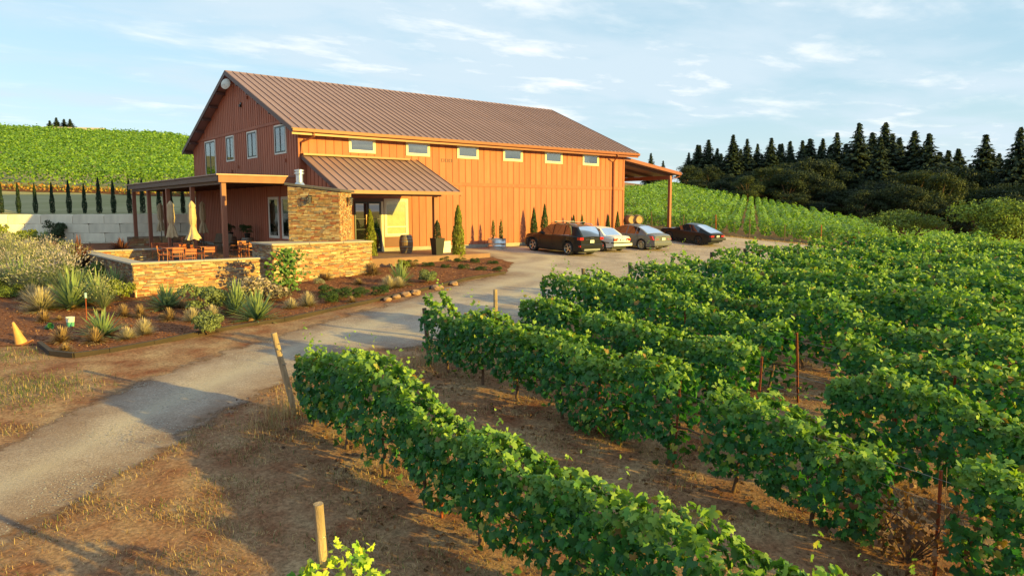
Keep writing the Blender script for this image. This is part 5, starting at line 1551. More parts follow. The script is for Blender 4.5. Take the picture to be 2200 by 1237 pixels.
for a in [
 ('yucca', 45, 622, 100, 70, 'spiky green yucca at the outer end of the bed beside the pale tufts'), ('yucca', 155, 662, 110, 85, 'broad spiky yucca behind the thin upright garden stake'),
 ('yucca', 212, 650, 90, 70, 'spiky yucca between the round green shrub and the wall corner'), ('yucca', 222, 722, 92, 58, 'low spreading yucca in open mulch near the bucket'),
 ('yucca', 358, 662, 90, 52, 'grey-green yucca against the foot of the patio wall'), ('yucca', 505, 672, 75, 72, 'upright yucca beside the big grey-green shrub'),
 ('yucca', 551, 688, 95, 68, 'round spiky yucca in front of the blossom-covered shrub'), ('yucca', 861, 610, 62, 48, 'pale spiky yucca near the entry walk'), ('yucca', 246, 630, 70, 55, 'spiky yucca half hidden by the lime-green shrub'),
 ('fescue', 48, 625, 52, 42, 'pale fescue tuft at the foot of the outermost yucca'), ('fescue', 70, 645, 42, 32, 'small pale fescue tuft in the outer group'), ('fescue', 88, 668, 60, 46, 'largest pale fescue tuft of the outer group'),
 ('fescue', 108, 650, 40, 34, 'fescue tuft behind the largest pale tuft'), ('fescue', 414, 692, 36, 28, 'pale fescue tuft left of the small grey-green shrub'), ('fescue', 456, 684, 36, 26, 'pale fescue tuft between the two grey-green shrubs'),
 ('fescue', 310, 720, 36, 34, 'pale fescue tuft standing in open mulch'), ('fescue', 274, 730, 36, 26, 'greenish fescue tuft beside the pale one in open mulch'), ('fescue', 626, 664, 30, 22, 'small round fescue tuft in open mulch before the fireplace'), ('fescue', 661, 658, 34, 28, 'larger round fescue tuft before the fireplace'),
 ('fescue', 836, 620, 34, 26, 'silvery fescue tuft below the pale yucca'), ('fescue', 857, 618, 28, 22, 'thin fescue tuft touching the pale yucca'), ('fescue', 30, 605, 45, 35, 'yellowish fescue behind the outermost yucca'),
 ('dry', 134, 736, 60, 34, 'dried straw clump inside the rounded bed corner'), ('dry', 205, 737, 58, 32, 'dried straw clump with green tips near the edging timber'), ('dry', 95, 692, 44, 26, 'dried straw clump behind the green pot'),
 ('dry', 364, 690, 44, 28, 'dried straw clump standing alone in mulch'), ('dry', 266, 680, 44, 26, 'dried straw clump near the garden stake'), ('dry', 301, 680, 36, 26, 'smaller dried clump next to the one by the stake'), ('dry', 140, 757, 46, 20, 'low tuft against the rounded edging'),
 ('dry', 700, 602, 40, 16, 'sparse dry stems at the foot of the fireplace base'), ('dry', 800, 590, 50, 24, 'tangle of dry stems at the right end of the stone base'), ('dry', 770, 612, 36, 14, 'thin dry stems in mulch'),
 ('sage', 140, 640, 105, 100, 'tall grey-mauve sage bush arching over the yucca'), ('sage', 100, 615, 90, 75, 'feathery pale sage bush in the thick of the bed'), ('sage', 60, 590, 90, 70, 'cream-mauve sage bush towards the block wall'),
 ('sage', 20, 575, 80, 65, 'pale sage bush at the outer end of the bed'), ('sage', 105, 572, 80, 60, 'blossom-pale sage bush before the block wall'), ('sage', 150, 585, 70, 60, 'straw-coloured sage bush near the dark flax'), ('sage', 222, 665, 70, 66, 'fresh green feathery bush right of the garden stake'), ('sage', 10, 600, 70, 60, 'greyish sage bush behind the outermost yucca'),
 ('phormium', 172, 582, 85, 78, 'dark bronze flax at the corner of the low patio wall'), ('phormium', 260, 545, 70, 36, 'bronze flax clump in front of the porch posts'), ('phormium', 118, 545, 40, 32, 'rusty flax clump below the wall shrub')]:
    pl(*a)
for a in [
 ('green', 200, 605, 66, 55, 'round green shrub beside the dark side of the patio wall'), ('grey', 440, 672, 108, 78, 'big grey-green shrub in front of the patio wall'), ('grey', 447, 718, 76, 62, 'smaller grey-green shrub at the edging timber'),
 ('pink', 556, 645, 132, 72, 'wide shrub covered in pale pinkish blossom by the patio wall'), ('lime', 262, 645, 62, 62, 'lime-green leafy shrub at the sunlit corner of the patio wall'), ('lime', 292, 628, 40, 66, 'thin yellow-green shrub climbing the patio wall corner'),
 ('lime', 60, 530, 80, 48, 'yellow-green shrub below the sunlit block wall'), ('lime', 5, 525, 50, 60, 'yellow-leaved shrub at the foot of the sunlit blocks'), ('green', 20, 640, 50, 36, 'green shrub among the outer yuccas'),
 ('dark', 702, 652, 54, 36, 'dark mounded shrub nearest the edging in the dark group'), ('dark', 703, 633, 42, 28, 'dark mounded shrub at the back of the dark group'), ('dark', 735, 645, 52, 36, 'dark mounded shrub in the middle of the dark group'), ('dark', 777, 640, 46, 30, 'dark mounded shrub right of the group middle'), ('dark', 816, 636, 48, 30, 'dark mounded shrub beside the silvery fescue'),
 ('silver', 687, 612, 30, 20, 'small silvery shrub near the stone base'), ('grey', 918, 608, 48, 36, 'rounded grey-green shrub near the car park end of the bed'), ('lime', 866, 578, 36, 28, 'bright green leafy shrub behind the pale yucca'),
 ('box', 833, 568, 46, 18, 'low dark shrub at the corner of the entry walk'), ('box', 886, 570, 30, 18, 'low dark shrub between the bright shrub and the walk')]:
    pl(*a)
fill = random.Random(5)
for k in range(46):
    px, py = fill.uniform(-15, 175), fill.uniform(528, 640)
    if px > 120 and py < 560: px -= 60
    kd = fill.choice(['sage', 'fescue', 'fescue', 'green', 'green', 'grey', 'lime', 'silver', 'yucca'])
    w = {'sage': 74, 'fescue': 46, 'green': 50, 'grey': 52, 'lime': 44, 'silver': 42, 'yucca': 60}[kd]*fill.uniform(.8, 1.15)*(.75+.4*(py-528)/110)
    pl(kd, px, py, w, w*.72, {'sage': 'feathery grey sage in the crowded outer part of the bed', 'fescue': 'pale fescue tuft in the crowded outer part of the bed', 'green': 'green shrub in the crowded outer part of the bed', 'grey': 'grey-green shrub in the crowded outer part of the bed', 'lime': 'yellow-green shrub in the crowded outer part of the bed', 'silver': 'silvery shrub in the crowded outer part of the bed', 'yucca': 'spiky yucca in the crowded outer part of the bed'}[kd], {'sage': 'feathery sage bushes in the bed', 'fescue': 'pale fescue tufts in the mulch bed', 'yucca': 'yuccas in the mulch bed'}.get(kd, kd+' shrubs of the crowded bed'))
for k in range(26):
    px, py = fill.uniform(20, 900), 0
    py = 735-.16*max(0, px-60)-fill.uniform(4, 55)
    if 280 < px < 800 and py < 650: py = 655+fill.uniform(-2, 12)-.05*(px-300)*.4
    try: pl('dry', px, py, fill.uniform(18, 34), fill.uniform(9, 16), 'small dry sprig lying low in the open mulch', 'small dry sprigs in the mulch')
    except ValueError: pass
for k, (px, py) in enumerate(((918, 560), (952, 561), (988, 563), (1022, 565), (1058, 568), (919, 573), (959, 576), (996, 578), (1033, 581), (1069, 583))):
    pl('box', px, py, 26+(k % 3)*3, 13+(k % 2)*3, 'small clipped dark green ball beside the entry path', 'clipped ball shrubs by the entry path')
q = hill_u(123, -.9); p = RW_A+q*HU-1.0*HV
plant(SHR['wall'], 'shrub', (p[0], p[1], gz(*p)+.1), 1.55, 1.75, 'dark open shrub in front of the concrete blocks', uh=.72, stems=True)
# climbing vine in front of the stone base
p = G(618, 628); r = np.random.default_rng(71)
t = empty('climbing_vine', tuple(p), label='bushy grapevine climbing the corner of the stone fireplace base', cat='plant')
n = 420; Q = np.c_[r.normal(0, .42, n)*(.6+.4*r.random(n)), r.normal(0, .16, n), r.beta(1.6, 1.3, n)*1.65]
foliage_obj('foliage', Q, r.normal(0, .5, (n, 3))+[.1, -.8, .4], r.uniform(.08, .17, n), np.array([[.075, .14, .028]])*r.uniform(.6, 1.9, (n, 1)), M_vine, t, MID_LEAF, MID_F)
b = MB()
for k in range(6): b.tube([(0, 0, -.05), (r.normal(0, .12), 0, .6), (r.normal(0, .35), 0, 1.4)], [.02, .012, .006], 5)
b.build('canes', M_bark, t)
# columnar evergreens by the walk and along the front
gold = make_cypress(7, 2.2, .30, (.19, .20, .022), 2600, .085); dkc = make_cypress(8, 1.5, .2, (.05, .085, .02), 900, .07)
def column(px, pyb, pyt, kind, label, z=None, wide=1.0, group=None, nm='columnar_evergreen'):
    p = Z(px, pyb, z) if z is not None else G(px, pyb)
    H = (pyb-pyt)*mpp(p)
    return plant_tree(kind, tuple(p), H, label, nm, group, wide=wide)
column(797, 560, 452, gold, 'golden columnar evergreen at the right end of the stone base', wide=1.0)
column(985, 557, 443, gold, 'golden columnar evergreen beside the black planter and the car park', wide=1.0)
YW = -.15
for px, pyt, zb, lab in ((1147, 447, 500, 'slim young evergreen against the siding behind the black car bonnet'), (1170, 440, 500, 'tallest slim evergreen against the siding above the black car'), (1232, 462, 505, 'short evergreen tip showing over the black car roof'), (1250, 462, 505, 'evergreen tip beside the roof bars of the black car'), (1306, 462, 505, 'evergreen behind the white car'), (1326, 455, 505, 'evergreen beside the downpipe')):
    q = (px-1100)/FPX; D = (YW-CAM[1])/(math.cos(YAW)-q*math.sin(YAW)); x = CAM[0]+D*(math.sin(YAW)+q*math.cos(YAW)); zg = gz(x, YW)
    H = CAM[2]+D*(452-pyt)/FPX-zg
    plant_tree(dkc, (x, YW, zg), H, lab, 'columnar_evergreen', 'young evergreens along the barn front', wide=.9)

# ------------------------------------------------------------------ planters, tank, boulders, small things
p = Z(940, 547, -.215)
t = empty('tall_planter', (p.x, p.y, -.215), label='tall tapered black planter beside the awning post', cat='planter')
k = mpp(p); b = MB().add([(-.19, -.19, 0), (.19, -.19, 0), (.19, .19, 0), (-.19, .19, 0), (-.27, -.27, .82), (.27, -.27, .82), (.27, .27, .82), (-.27, .27, .82), (-.22, -.22, .82), (.22, -.22, .82), (.22, .22, .82), (-.22, .22, .82), (-.21, -.21, .74), (.21, -.21, .74), (.21, .21, .74), (-.21, .21, .74)],
     [(0, 3, 2, 1), (0, 1, 5, 4), (1, 2, 6, 5), (2, 3, 7, 6), (3, 0, 4, 7), (4, 5, 9, 8), (5, 6, 10, 9), (6, 7, 11, 10), (7, 4, 8, 11), (8, 9, 13, 12), (9, 10, 14, 13), (10, 11, 15, 14), (11, 8, 12, 15)])
b.build('pot', mat('black_resin', (.018, .018, .02), .4), t); MB().box(-.205, .205, -.205, .205, .70, .76).build('soil', M_mulch if False else M_core, t)
tp = make_cypress(9, .95, .24, (.03, .05, .02), 900, .06)
plant_tree(tp, (p.x, p.y, -.215+.72), .95, 'dark conical topiary growing in the tall black planter', 'topiary', wide=1.0)
p = Z(966, 547, -.26)
t = empty('wooden_crate', (p.x+.35, p.y+1.2, -.225), .05, label='white slatted wooden box standing behind the awning post', cat='box')
for k in range(4): MB().box(-.35, .35, -.3, -.28, .02+k*.15, .15+k*.15).build('slat', M_white, t)
MB().box(-.33, .33, -.278, .28, 0, .58).build('box_body', M_white, t)
# galvanised stock tank with two little shrubs
x = 13.0; q = (1068-1100)/FPX; D = (-.75-CAM[1])/(math.cos(YAW)-q*math.sin(YAW)); x = CAM[0]+D*(math.sin(YAW)+q*math.cos(YAW)); zg = gz(x, -.75)
t = empty('stock_tank', (x, -.75, zg), label='round galvanised stock tank planter against the barn wall', cat='planter')
MB().lathe([(.50, 0), (.52, .02), (.52, .15), (.535, .17), (.52, .19), (.52, .33), (.535, .35), (.52, .37), (.52, .56), (.545, .575), (.545, .60), (.51, .60), (.50, .53)], 32, cap=False).build('tank', M_galv, t, smooth=40)
MB().lathe([(.0, .52), (.505, .52)], 32, cap=False).build('soil', M_core, t)
for dx, lab in ((-.28, 'thin upright shrub on the left side of the stock tank'), (.3, 'thin upright shrub on the downpipe side of the stock tank')):
    plant_tree(make_cypress(15 if dx < 0 else 16, .95, .13, (.15, .15, .045), 260, .075), (x+dx, -.75, zg+.5), 1.15, ('thin upright shrub in the stock tank nearer the entry' if dx < 0 else 'thin upright shrub in the stock tank nearer the cars'), 'potted_shrub', wide=1.0)
M_rock = mat('sandstone', (.33, .185, .11), .9, .2, 5, .7, 12)
for k, (px, py, w) in enumerate(((939, 622, 26), (893, 632, 24), (872, 636, 22), (851, 641, 20), (833, 646, 18), (975, 612, 18), (538, 690, 16))):
    p = G(px, py); s = w*mpp(p)
    bm = bmesh.new(); bmesh.ops.create_icosphere(bm, subdivisions=2, radius=.5)
    rr = random.Random(k)
    for v in bm.verts:
        v.co *= rr.uniform(.82, 1.12); v.co.z *= .62; v.co.x *= 1.15
    me = bpy.data.meshes.new('boulder'); bm.to_mesh(me); bm.free()
    o = link('boulder', me, M_rock); o.scale = (s, s, s); o.location = p+Vector((0, 0, s*.14)); o.rotation_euler = (0, 0, rr.uniform(0, 6))
    tag(o, ['largest reddish boulder at the end of the boulder line', 'flat reddish boulder next to the largest one', 'reddish boulder in the middle of the boulder line', 'small reddish boulder before the dark shrubs', 'smallest reddish boulder ending the line', 'half-buried boulder near the far edging timber', 'pale stone resting on the edging timber'][k], 'boulder', 'boulders along the drive side of the bed')
# leaning traffic cone, bucket, pot, stake with a blue tag
p = G(46, 738)
t = empty('traffic_cone', tuple(p), label='faded orange traffic cone leaning at the corner of the bed', cat='traffic cone')
M_cone = mat('faded_orange', (.62, .30, .09), .6, .12, 6)
b = MB().lathe([(.15, .03), (.10, .25), (.065, .45), (.03, .62), (.02, .63)], 20).build('cone_body', M_cone, t, smooth=40)
o2 = MB().box(-.2, .2, -.2, .2, 0, .03).build('base_plate', mat('cone_base', (.25, .09, .035), .7, .2, 6), t)
t.rotation_euler = (math.radians(-6), math.radians(-14), .7)
p = G(152, 703); t = empty('bucket', tuple(p), label='white and green plastic bucket standing in the mulch', cat='bucket')
MB().lathe([(.09, 0), (.105, .16)], 18).build('green_base', mat('green_plastic', (.12, .40, .26), .45), t, smooth=40)
MB().lathe([(.1055, .161), (.118, .29), (.122, .29), (.122, .31), (.108, .31), (.10, .2)], 18, cap=False).build('white_rim', M_white, t, smooth=40)
p = G(101, 707); t = empty('plant_pot', tuple(p+Vector((0, 0, .05))), label='green nursery pot lying tipped over in the bed', cat='pot')
b = MB().lathe([(.06, -.02), (.09, .16), (.1, .16), (.1, .18), (.085, .17), (.055, 0)], 14).build('pot', mat('dark_green_plastic', (.04, .16, .06), .5), t, smooth=40); t.rotation_euler = (1.2, .5, .3)
p = G(186, 690); t = empty('garden_stake', tuple(p), label='thin rusty upright garden stake with a blue fitting on top', cat='stake')
MB().tube([(0, 0, -.1), (.02, 0, .75)], .014, 6).build('rod', M_stake, t); MB().box(-.01, .05, -.02, .02, .72, .88).build('fitting', mat('blue_plastic', (.25, .38, .5), .5), t)
p = G(293, 640); t = empty('marker_peg', tuple(p), label='short pale peg at the foot of the patio wall corner', cat='peg')
MB().box(-.015, .015, -.015, .015, -.05, .22).build('peg', M_cream, t)
# barrels: two with black-leaved plants by the barn wall, two lying on a rack under the carport
for px, X_, lab in ((533, -.05, 'oak barrel with a dark potted plant nearest the porch windows'), (497, -.05, 'oak barrel with a dark potted plant behind the rocking chairs')):
    q = (px-1100)/FPX; D = (X_-CAM[0])/(math.sin(YAW)+q*math.cos(YAW)); y_ = CAM[1]+D*(math.cos(YAW)-q*math.sin(YAW))
    make_barrel(lab, (X_, y_, FZ), 'barrels on the porch')
    t = plant(SHR['dark'], 'potted_plant', (X_, y_, FZ+1.13), .85, .65, 'dark leafy plant in a pot on the ' + ('barrel nearest the porch windows' if px == 533 else 'barrel behind the rocking chairs'), uh=.72, stems=True)
    MB().lathe([(.13, -.21), (.17, .02), (.18, .02), (.15, .0)], 16).build('pot', M_black, t)
rk = empty('barrel_rack', (25.6, 3.2, 0), label='low steel rack carrying the two lying barrels', cat='rack')
for xx in (25.2, 26.0):
    MB().bar((xx, 2.7, .18), (xx, 4.6, .18), .06, .06).build('rail', M_black, rk, origin=rk.location)
for yy in (2.8, 4.5):
    MB().bar((25.1, yy, .12), (26.1, yy, .12), .06, .06).build('cross_bar', M_black, rk, origin=rk.location)
    for xx in (25.2, 26.0): MB().box(xx-.03, xx+.03, yy-.03, yy+.03, -.3, .09).build('leg', M_black, rk, origin=rk.location)
Dq = 51.0
for px, lab in ((1346, 'lying wine barrel half hidden by the barn corner'), (1362, 'lying wine barrel with its pale head fully in view')):
    x, y, z = W(px, Dq, py=472)
    make_barrel(lab, (x, y, z), 'barrels lying under the carport', lying=(math.radians(90), 0, YAW*-1+.25), h=.9, r=.36)
for o in list(bpy.data.objects):
    if o.name.startswith('barrel_rack'):
        x, y, z = W(1354, Dq, py=472); o.location = (x-.05, y+.35, z-.52); o.rotation_euler = (0, 0, -YAW+.25)
        for c_ in o.children:
            c_.location = -Vector((25.6, 3.2, 0))+Vector((25.6, 3.2, 0))
# rocking chairs and the shaded dining set on the porch
M_teak = mat('weathered_teak', (.17, .105, .06), .75, .2, 6, .2, 30)
def rocker(loc, rz, label):
    t = empty('rocking_chair', loc, rz, label=label, cat='chair', group='rocking chairs on the porch')
    for k in range(6): MB().box(-.26, .26, -.26+k*.085, -.26+k*.085+.07, .40-.01*k, .42-.01*k).build('seat_slat', M_teak, t)
    for k in range(6): MB().bar((-.2+k*.08, .22, .38), (-.2+k*.08, .5, 1.08), .06, .018).build('back_slat', M_teak, t)
    MB().bar((-.25, .5, 1.08), (.25, .5, 1.08), .03, .07).build('top_rail', M_teak, t)
    for s in (-1, 1):
        MB().tube([(s*.28, -.45, .06), (s*.28, -.2, .02), (s*.28, .15, .02), (s*.28, .55, .10)], .02, 6).build('rocker_rail', M_teak, t)
        MB().tube([(s*.28, -.24, .03), (s*.28, -.26, .62)], .02, 6).build('leg', M_teak, t)
        MB().tube([(s*.28, .25, .03), (s*.27, .27, .4), (s*.26, .5, 1.08)], .02, 6).build('leg', M_teak, t)
        MB().bar((s*.28, -.32, .63), (s*.28, .34, .61), .07, .025).build('arm', M_teak, t)
    return t
rocker((-1.35, 7.9, FZ), math.pi/2+.5+math.pi, 'wooden rocking chair in front of the barrel farther from the windows')
rocker((-1.3, 6.7, FZ), math.pi/2+.3+math.pi, 'wooden rocking chair between the two barrels')
def place_copy(src, loc, rz, label, cat, group):
    o = copy_tree(src); o.location = loc; o.rotation_euler = (0, 0, rz); return tag(o, label, cat, group)
place_copy(tb0, (-1.2, 3.0, FZ), 0, 'slatted table in the porch shade beside the fireplace', 'table', 'orange slatted tables')
for dx, dy, rz, lab in ((-.65, 0, -math.pi/2, 'slatted chair catching the sun at the shaded porch table'), (.6, .1, math.pi/2, 'slatted chair on the window side of the shaded porch table'), (0, .65, 0, 'slatted chair behind the shaded porch table'), (-.1, -.65, math.pi, 'slatted chair on the fireplace side of the shaded porch table')):
    place_copy(ch0, (-1.2+dx, 3.0+dy, FZ), rz, lab, 'chair', 'orange slatted chairs on the patio')
place_copy(tb0, (-1.6, 11.6, FZ), .1, 'slatted table deep in the shade of the porch', 'table', 'orange slatted tables')
for dx, dy, rz, lab in ((-.65, 0, -math.pi/2, 'shaded chair on the open side of the deep porch table'), (.6, .1, math.pi/2, 'shaded chair on the wall side of the deep porch table'), (0, -.68, math.pi, 'shaded chair at the near end of the deep porch table')):
    place_copy(ch0, (-1.6+dx, 11.6+dy, FZ), rz, lab, 'chair', 'orange slatted chairs on the patio')
# low brown kerb behind the patio and the stacked pale stone wall beyond the porch
t = empty('low_wall', (-3, 15.5, FZ), label='low pale stacked-stone wall beyond the far umbrella', cat='stone wall'); t['_w'] = 1
MB().box(-3.9, .3, 16.0, 16.4, FZ-.3, .35).build('wall_core', M_core, t)
b0 = veneer((-3.9, 16.0), (.3, 16.0), FZ, .35, t, hmin=.1, hmax=.16, lmin=.3, lmax=.7)
# white cabinets at the far right beyond the vines
for px, lab in ((2174, 'white utility cabinet with a round dial beyond the vines'), (2196, 'plain white utility cabinet beside the one with the dial')):
    x, y, _ = W(px, 50, 0); zg = gz(x, y); top = W(px, 50, py=527)[2]
    t = empty('utility_cabinet', (x, y, zg), -YAW, label=lab, cat='cabinet', group='white utility cabinets')
    MB().box(-.3, .3, -.2, .2, 0, top-zg).build('cabinet_body', M_white, t, bevel=.015)
    if px == 2174: 
        o = MB().lathe([(.12, 0), (.12, .02), (.09, .02), (.09, .01)], 20).build('dial', mat('grey_dial', (.3, .32, .34), .5), t); o.rotation_euler = (math.pi/2, 0, 0); o.location = (0, -.2, top-zg-.2)
    else: MB().box(-.24, .24, -.215, -.2, .1, top-zg-.08).build('door', M_white, t)

# coarse bark chips over the mulch
r = np.random.default_rng(91)
Pc = np.c_[r.uniform(-18, 9, 60000), r.uniform(-15, 6, 60000)]
Pc = Pc[poly_edge(bed_poly, Pc) > .1]
keep = ~((Pc[:, 0] > -8.2) & (Pc[:, 1] > -4.9)); Pc = Pc[keep]
dd = np.hypot(Pc[:, 0]-CAM[0], Pc[:, 1]-CAM[1]); Pc = Pc[r.random(len(Pc)) < np.clip(19/dd, 0, 1)]
P3 = np.c_[Pc, gz_arr(Pc)+.035]; n = len(P3)
V, Fc = leaf_mesh(P3, r.normal(0, .45, (n, 3))+[0, 0, 1], r.uniform(.03, .085, n), r.normal(0, 1, (n, 3))*[1, 1, .1], QUAD_LEAF*np.array([.55, 1.2]), QUAD_F, fold=.2, droop=.1)
Cc = np.array([(.26, .10, .05), (.16, .06, .03), (.10, .04, .022), (.36, .18, .10)])[r.integers(0, 4, n)]*r.uniform(.7, 1.25, (n, 1))
o = np_mesh('bark_chips', V, Fc, mat('chips', (1, 1, 1), .9, use_col=True, spec=.1), colr=np.repeat(Cc, 2, axis=0))
tag(o, 'coarse reddish bark chips strewn over the planting bed', 'bark', kind='stuff')
# ------------------------------------------------------------------ cars
M_tyre = mat('tyre_rubber', (.018, .018, .018), .85, .2, 20)
M_carglass = glass_mat('car_glass', .2, see=False, dark=(.02, .022, .024))
M_redlamp = mat('tail_lamp', (.42, .015, .012), .18, spec=.6, coat=.5)
M_amber = mat('amber_lamp', (.6, .2, .03), .2, coat=.5)
M_clear = mat('clear_lamp', (.6, .6, .58), .15, coat=.5)
M_chrome = mat('chrome', (.7, .7, .7), .15, metal=1.0)
M_alloy = mat('alloy', (.5, .5, .5), .28, metal=.9)
M_plate = mat('licence_plate', (.72, .72, .66), .5, .08, 30)
M_blackplastic = mat('black_plastic', (.02, .02, .02), .6)
def paint(name, c, rough=.28, metal=.0, coat=.12): return mat(name, c, rough, coat=coat, metal=metal, spec=.35)
def ip(x, pts):
    xs = [p[0] for p in pts]; ys = [p[1] for p in pts]
    return float(np.interp(x, xs, ys))
def car(label, pos, rz, S):
    """S: spec of one car; local +x is forward, ground z = 0"""
    t = empty('parked_car', pos, rz, label=label, cat='car', group='cars parked in front of the barn')
    xr, xf = -S['len']/2, S['len']/2
    ax = S['axles']; Ra, rw = S['arch'], S['rw']
    st = set(np.round(np.linspace(xr+.03, xf-.03, 34), 3))
    for a in ax:
        for th in np.linspace(0, math.pi, 13): st.add(round(a+Ra*math.cos(th), 3))
        st.add(round(a+Ra+.004, 3)); st.add(round(a-Ra-.004, 3))
    for k in ('ws0', 'ws1', 'rg1', 'rg0', 'a0', 'b0', 'b1', 'c0', 'c1', 'd0', 'd1'):
        if k in S: st.add(round(S[k], 3)); 
    xs = sorted(st)
    def ring(x):
        e = min((x-xr), (xf-x))
        tp = 1-.16*max(0, 1-e/.55)**2.2
        w = S['w']/2*tp*ip(x, S.get('plan', [(xr, .97), (xr+.8, 1), (xf-1.0, 1), (xf, .93)]))
        zb = S['sill']+.10*max(0, 1-e/.35)
        for a in ax:
            if abs(x-a) < Ra: zb = max(zb, rw*.98+math.sqrt(max(0, Ra*Ra-(x-a)**2)))
        zd = ip(x, S['deck']); zr = max(ip(x, S['roof']), zd) if S['ws0'] >= x >= S['rg0'] else zd
        belt = min(ip(x, S['belt']), zd)
        zm = max(zb+.01, min(S['crease'], belt-.05))
        pts = [(w*.955, zb), (w*.985, max(zb+.005, zb+(zm-zb)*.5)), (w, zm), (w*.985, belt-.03 if belt-.03 > zm else zm+.005), (w*.945, belt)]
        if zr > zd+.02:
            f = (zr-zd)/max(.01, S['rmax']-belt); tw = S['wr']/2
            wt = w*.945+(tw-w*.93)*min(1, f)
            pts += [(wt, belt+(zr-belt)*.93), (wt*.86, zr-.005), (wt*.45, zr+.018), (0, zr+.025)]
        else:
            pts += [(w*.90, zd-.005 if zd-.005 > belt else belt+.001), (w*.75, zd+.012), (w*.4, zd+.028), (0, zd+.034)]
        return pts, zr > zd+.02
    R_ = [ring(x) for x in xs]
    regs = {}
    def put(reg, quad): regs.setdefault(reg, []).append(quad)
    for i in range(len(xs)-1):
        (A, ca), (B, cb) = R_[i], R_[i+1]; x0, x1 = xs[i], xs[i+1]; xm = (x0+x1)/2
        for k in range(8):
            for s in (1, -1):
                q = [(x0, s*A[k][0], A[k][1]), (x1, s*B[k][0], B[k][1]), (x1, s*B[k+1][0], B[k+1][1]), (x0, s*A[k+1][0], A[k+1][1])]
                if s < 0: q = q[::-1]
                reg = 'body'
                if (ca or cb):
                    if k == 4:
                        for wn_, (g0, g1) in S['glass'].items():
                            if g0 <= xm <= g1: reg = 'side_window_%s_%d' % (wn_, s)
                    elif k >= 6 or (k == 5 and False):
                        if S['ws1'] <= xm <= S['ws0']-.03: reg = 'windscreen'
                        elif S['rg0']+.03 <= xm <= S['rg1']: reg = 'rear_window'
                    elif k == 5:
                        if S['rg0']+.06 <= xm <= S['rg1'] and S.get('wrap'): reg = 'rear_window'
                put(reg, q)
    # closed ends
    for i, f in ((0, -1), (len(xs)-1, 1)):
        A = R_[i][0]; x = xs[i]
        L_ = [(x, a, z) for a, z in A]; Rr = [(x, -a, z) for a, z in reversed(A[:-1])]
        put('body', (L_+Rr) if f > 0 else (L_+Rr)[::-1])
    for reg, quads in regs.items():
        b = MB()
        off = {}
        vs, fs = [], []
        for q in quads:
            idx = []
            for p in q:
                key = tuple(round(c, 4) for c in p)
                if key not in off: off[key] = len(vs); vs.append(p)
                j = off[key]
                if not idx or idx[-1] != j: idx.append(j)
            if len(set(idx)) >= 3:
                if idx[0] == idx[-1]: idx.pop()
                fs.append(tuple(idx))
        b.add(vs, fs)
        nm = reg if not reg.startswith('side') else 'side_window'
        b.build(nm, S['paint'] if reg == 'body' else M_carglass, t, origin=(0, 0, 0), smooth=28, fix=False)
    MB().box(xr+.25, xf-.25, -S['w']/2+.22, S['w']/2-.22, .17, .62).build('underbody', M_blackplastic, t)
    for a in ax:
        MB().box(a-Ra+.02, a+Ra-.02, -S['w']/2+.09, S['w']/2-.09, rw+.02, rw+Ra*.78).build('wheel_well', M_blackplastic, t)
    # wheels
    tw = S['tw']
    for a in ax:
        for s in (1, -1):
            yc = s*(S['w']/2-tw/2-.025)
            wo = empty('wheel', (a, yc, rw)); del_ = None
            wo.parent = t; wo.rotation_euler = (math.pi/2*-s, 0, 0)     # local +z points outwards
            h = tw/2; rr = S['rim']
            MB().lathe([(rr, -h), (rw-.03, -h), (rw, -h+.03), (rw, h-.03), (rw-.02, h), (rr+.015, h+.004), (rr, h-.01), (rr, -h)], 30, cap=False).build('tyre', M_tyre, wo, smooth=40)
            rb = MB().lathe([(rr, h-.012), (rr-.02, h-.005), (rr-.03, h-.02), (rr-.03, -h+.03)], 30, cap=False)
            rb.lathe([(.055, h-.055), (.055, h-.025), (.04, h-.02)], 14)
            ns = S['spokes']; sw = S['sw']
            for k in range(ns):
                th = 2*math.pi*k/ns
                d = np.array([math.cos(th), math.sin(th), 0]); n_ = np.array([-math.sin(th), math.cos(th), 0])
                for e in S.get('split', (0,)):
                    p0 = d*.05+np.array([0, 0, h-.04]); p1 = d*(rr-.022)+n_*e*(rr)+np.array([0, 0, h-.018])
                    v = p1-p0; L_ = np.linalg.norm(v); v = v/L_; sdv = np.cross(v, [0, 0, 1]); sdv /= np.linalg.norm(sdv)
                    rb.obox((p0+p1)/2, v*L_/2, sdv*sw/2, np.cross(sdv, v)*.012)
            rb.build('rim', S.get('rim_mat', M_alloy), wo, smooth=30)
            MB().lathe([(0, -.02), (rr-.03, -.02)], 24, cap=False).build('brake_disc', M_blackplastic, wo)
    return t
def fit(parent, name, m_, *boxes, bevel=0):
    b = MB()
    for q in boxes: b.box(*q)
    return b.build(name, m_, parent, origin=(0, 0, 0), bevel=bevel)
def plate(t, x, z, w=.30, h=.15):
    o = fit(t, 'licence_plate', M_plate, (x-.012, x, -w/2, w/2, z-h/2, z+h/2))
    fit(t, 'plate_print', mat('plate_ink', (.05, .07, .18), .6), *[(x-.0145, x-.0125, -w/2+.04+k*.036, -w/2+.062+k*.036, z-.04, z+.02) for k in range(6)])
    return o
def mirrors(t, x, y, z, m_):
    for s in (1, -1): fit(t, 'mirror', m_, (x-.06, x+.09, min(s*y, s*(y+.19)), max(s*y, s*(y+.19)), z, z+.14), bevel=.03)
def handles(t, xs, y, z, m_):
    for x in xs:
        for s in (1, -1): fit(t, 'door_handle', m_, (x-.09, x+.09, s*y-.015, s*y+.015, z, z+.025))
def seams(t, xs, y, z0, z1):
    for x in xs:
        for s in (1, -1): fit(t, 'door_seam', M_blackplastic, (x-.005, x+.005, s*y-.006, s*y+.006, z0, z1))
HEAD = math.pi/2      # noses towards the barn (+Y)
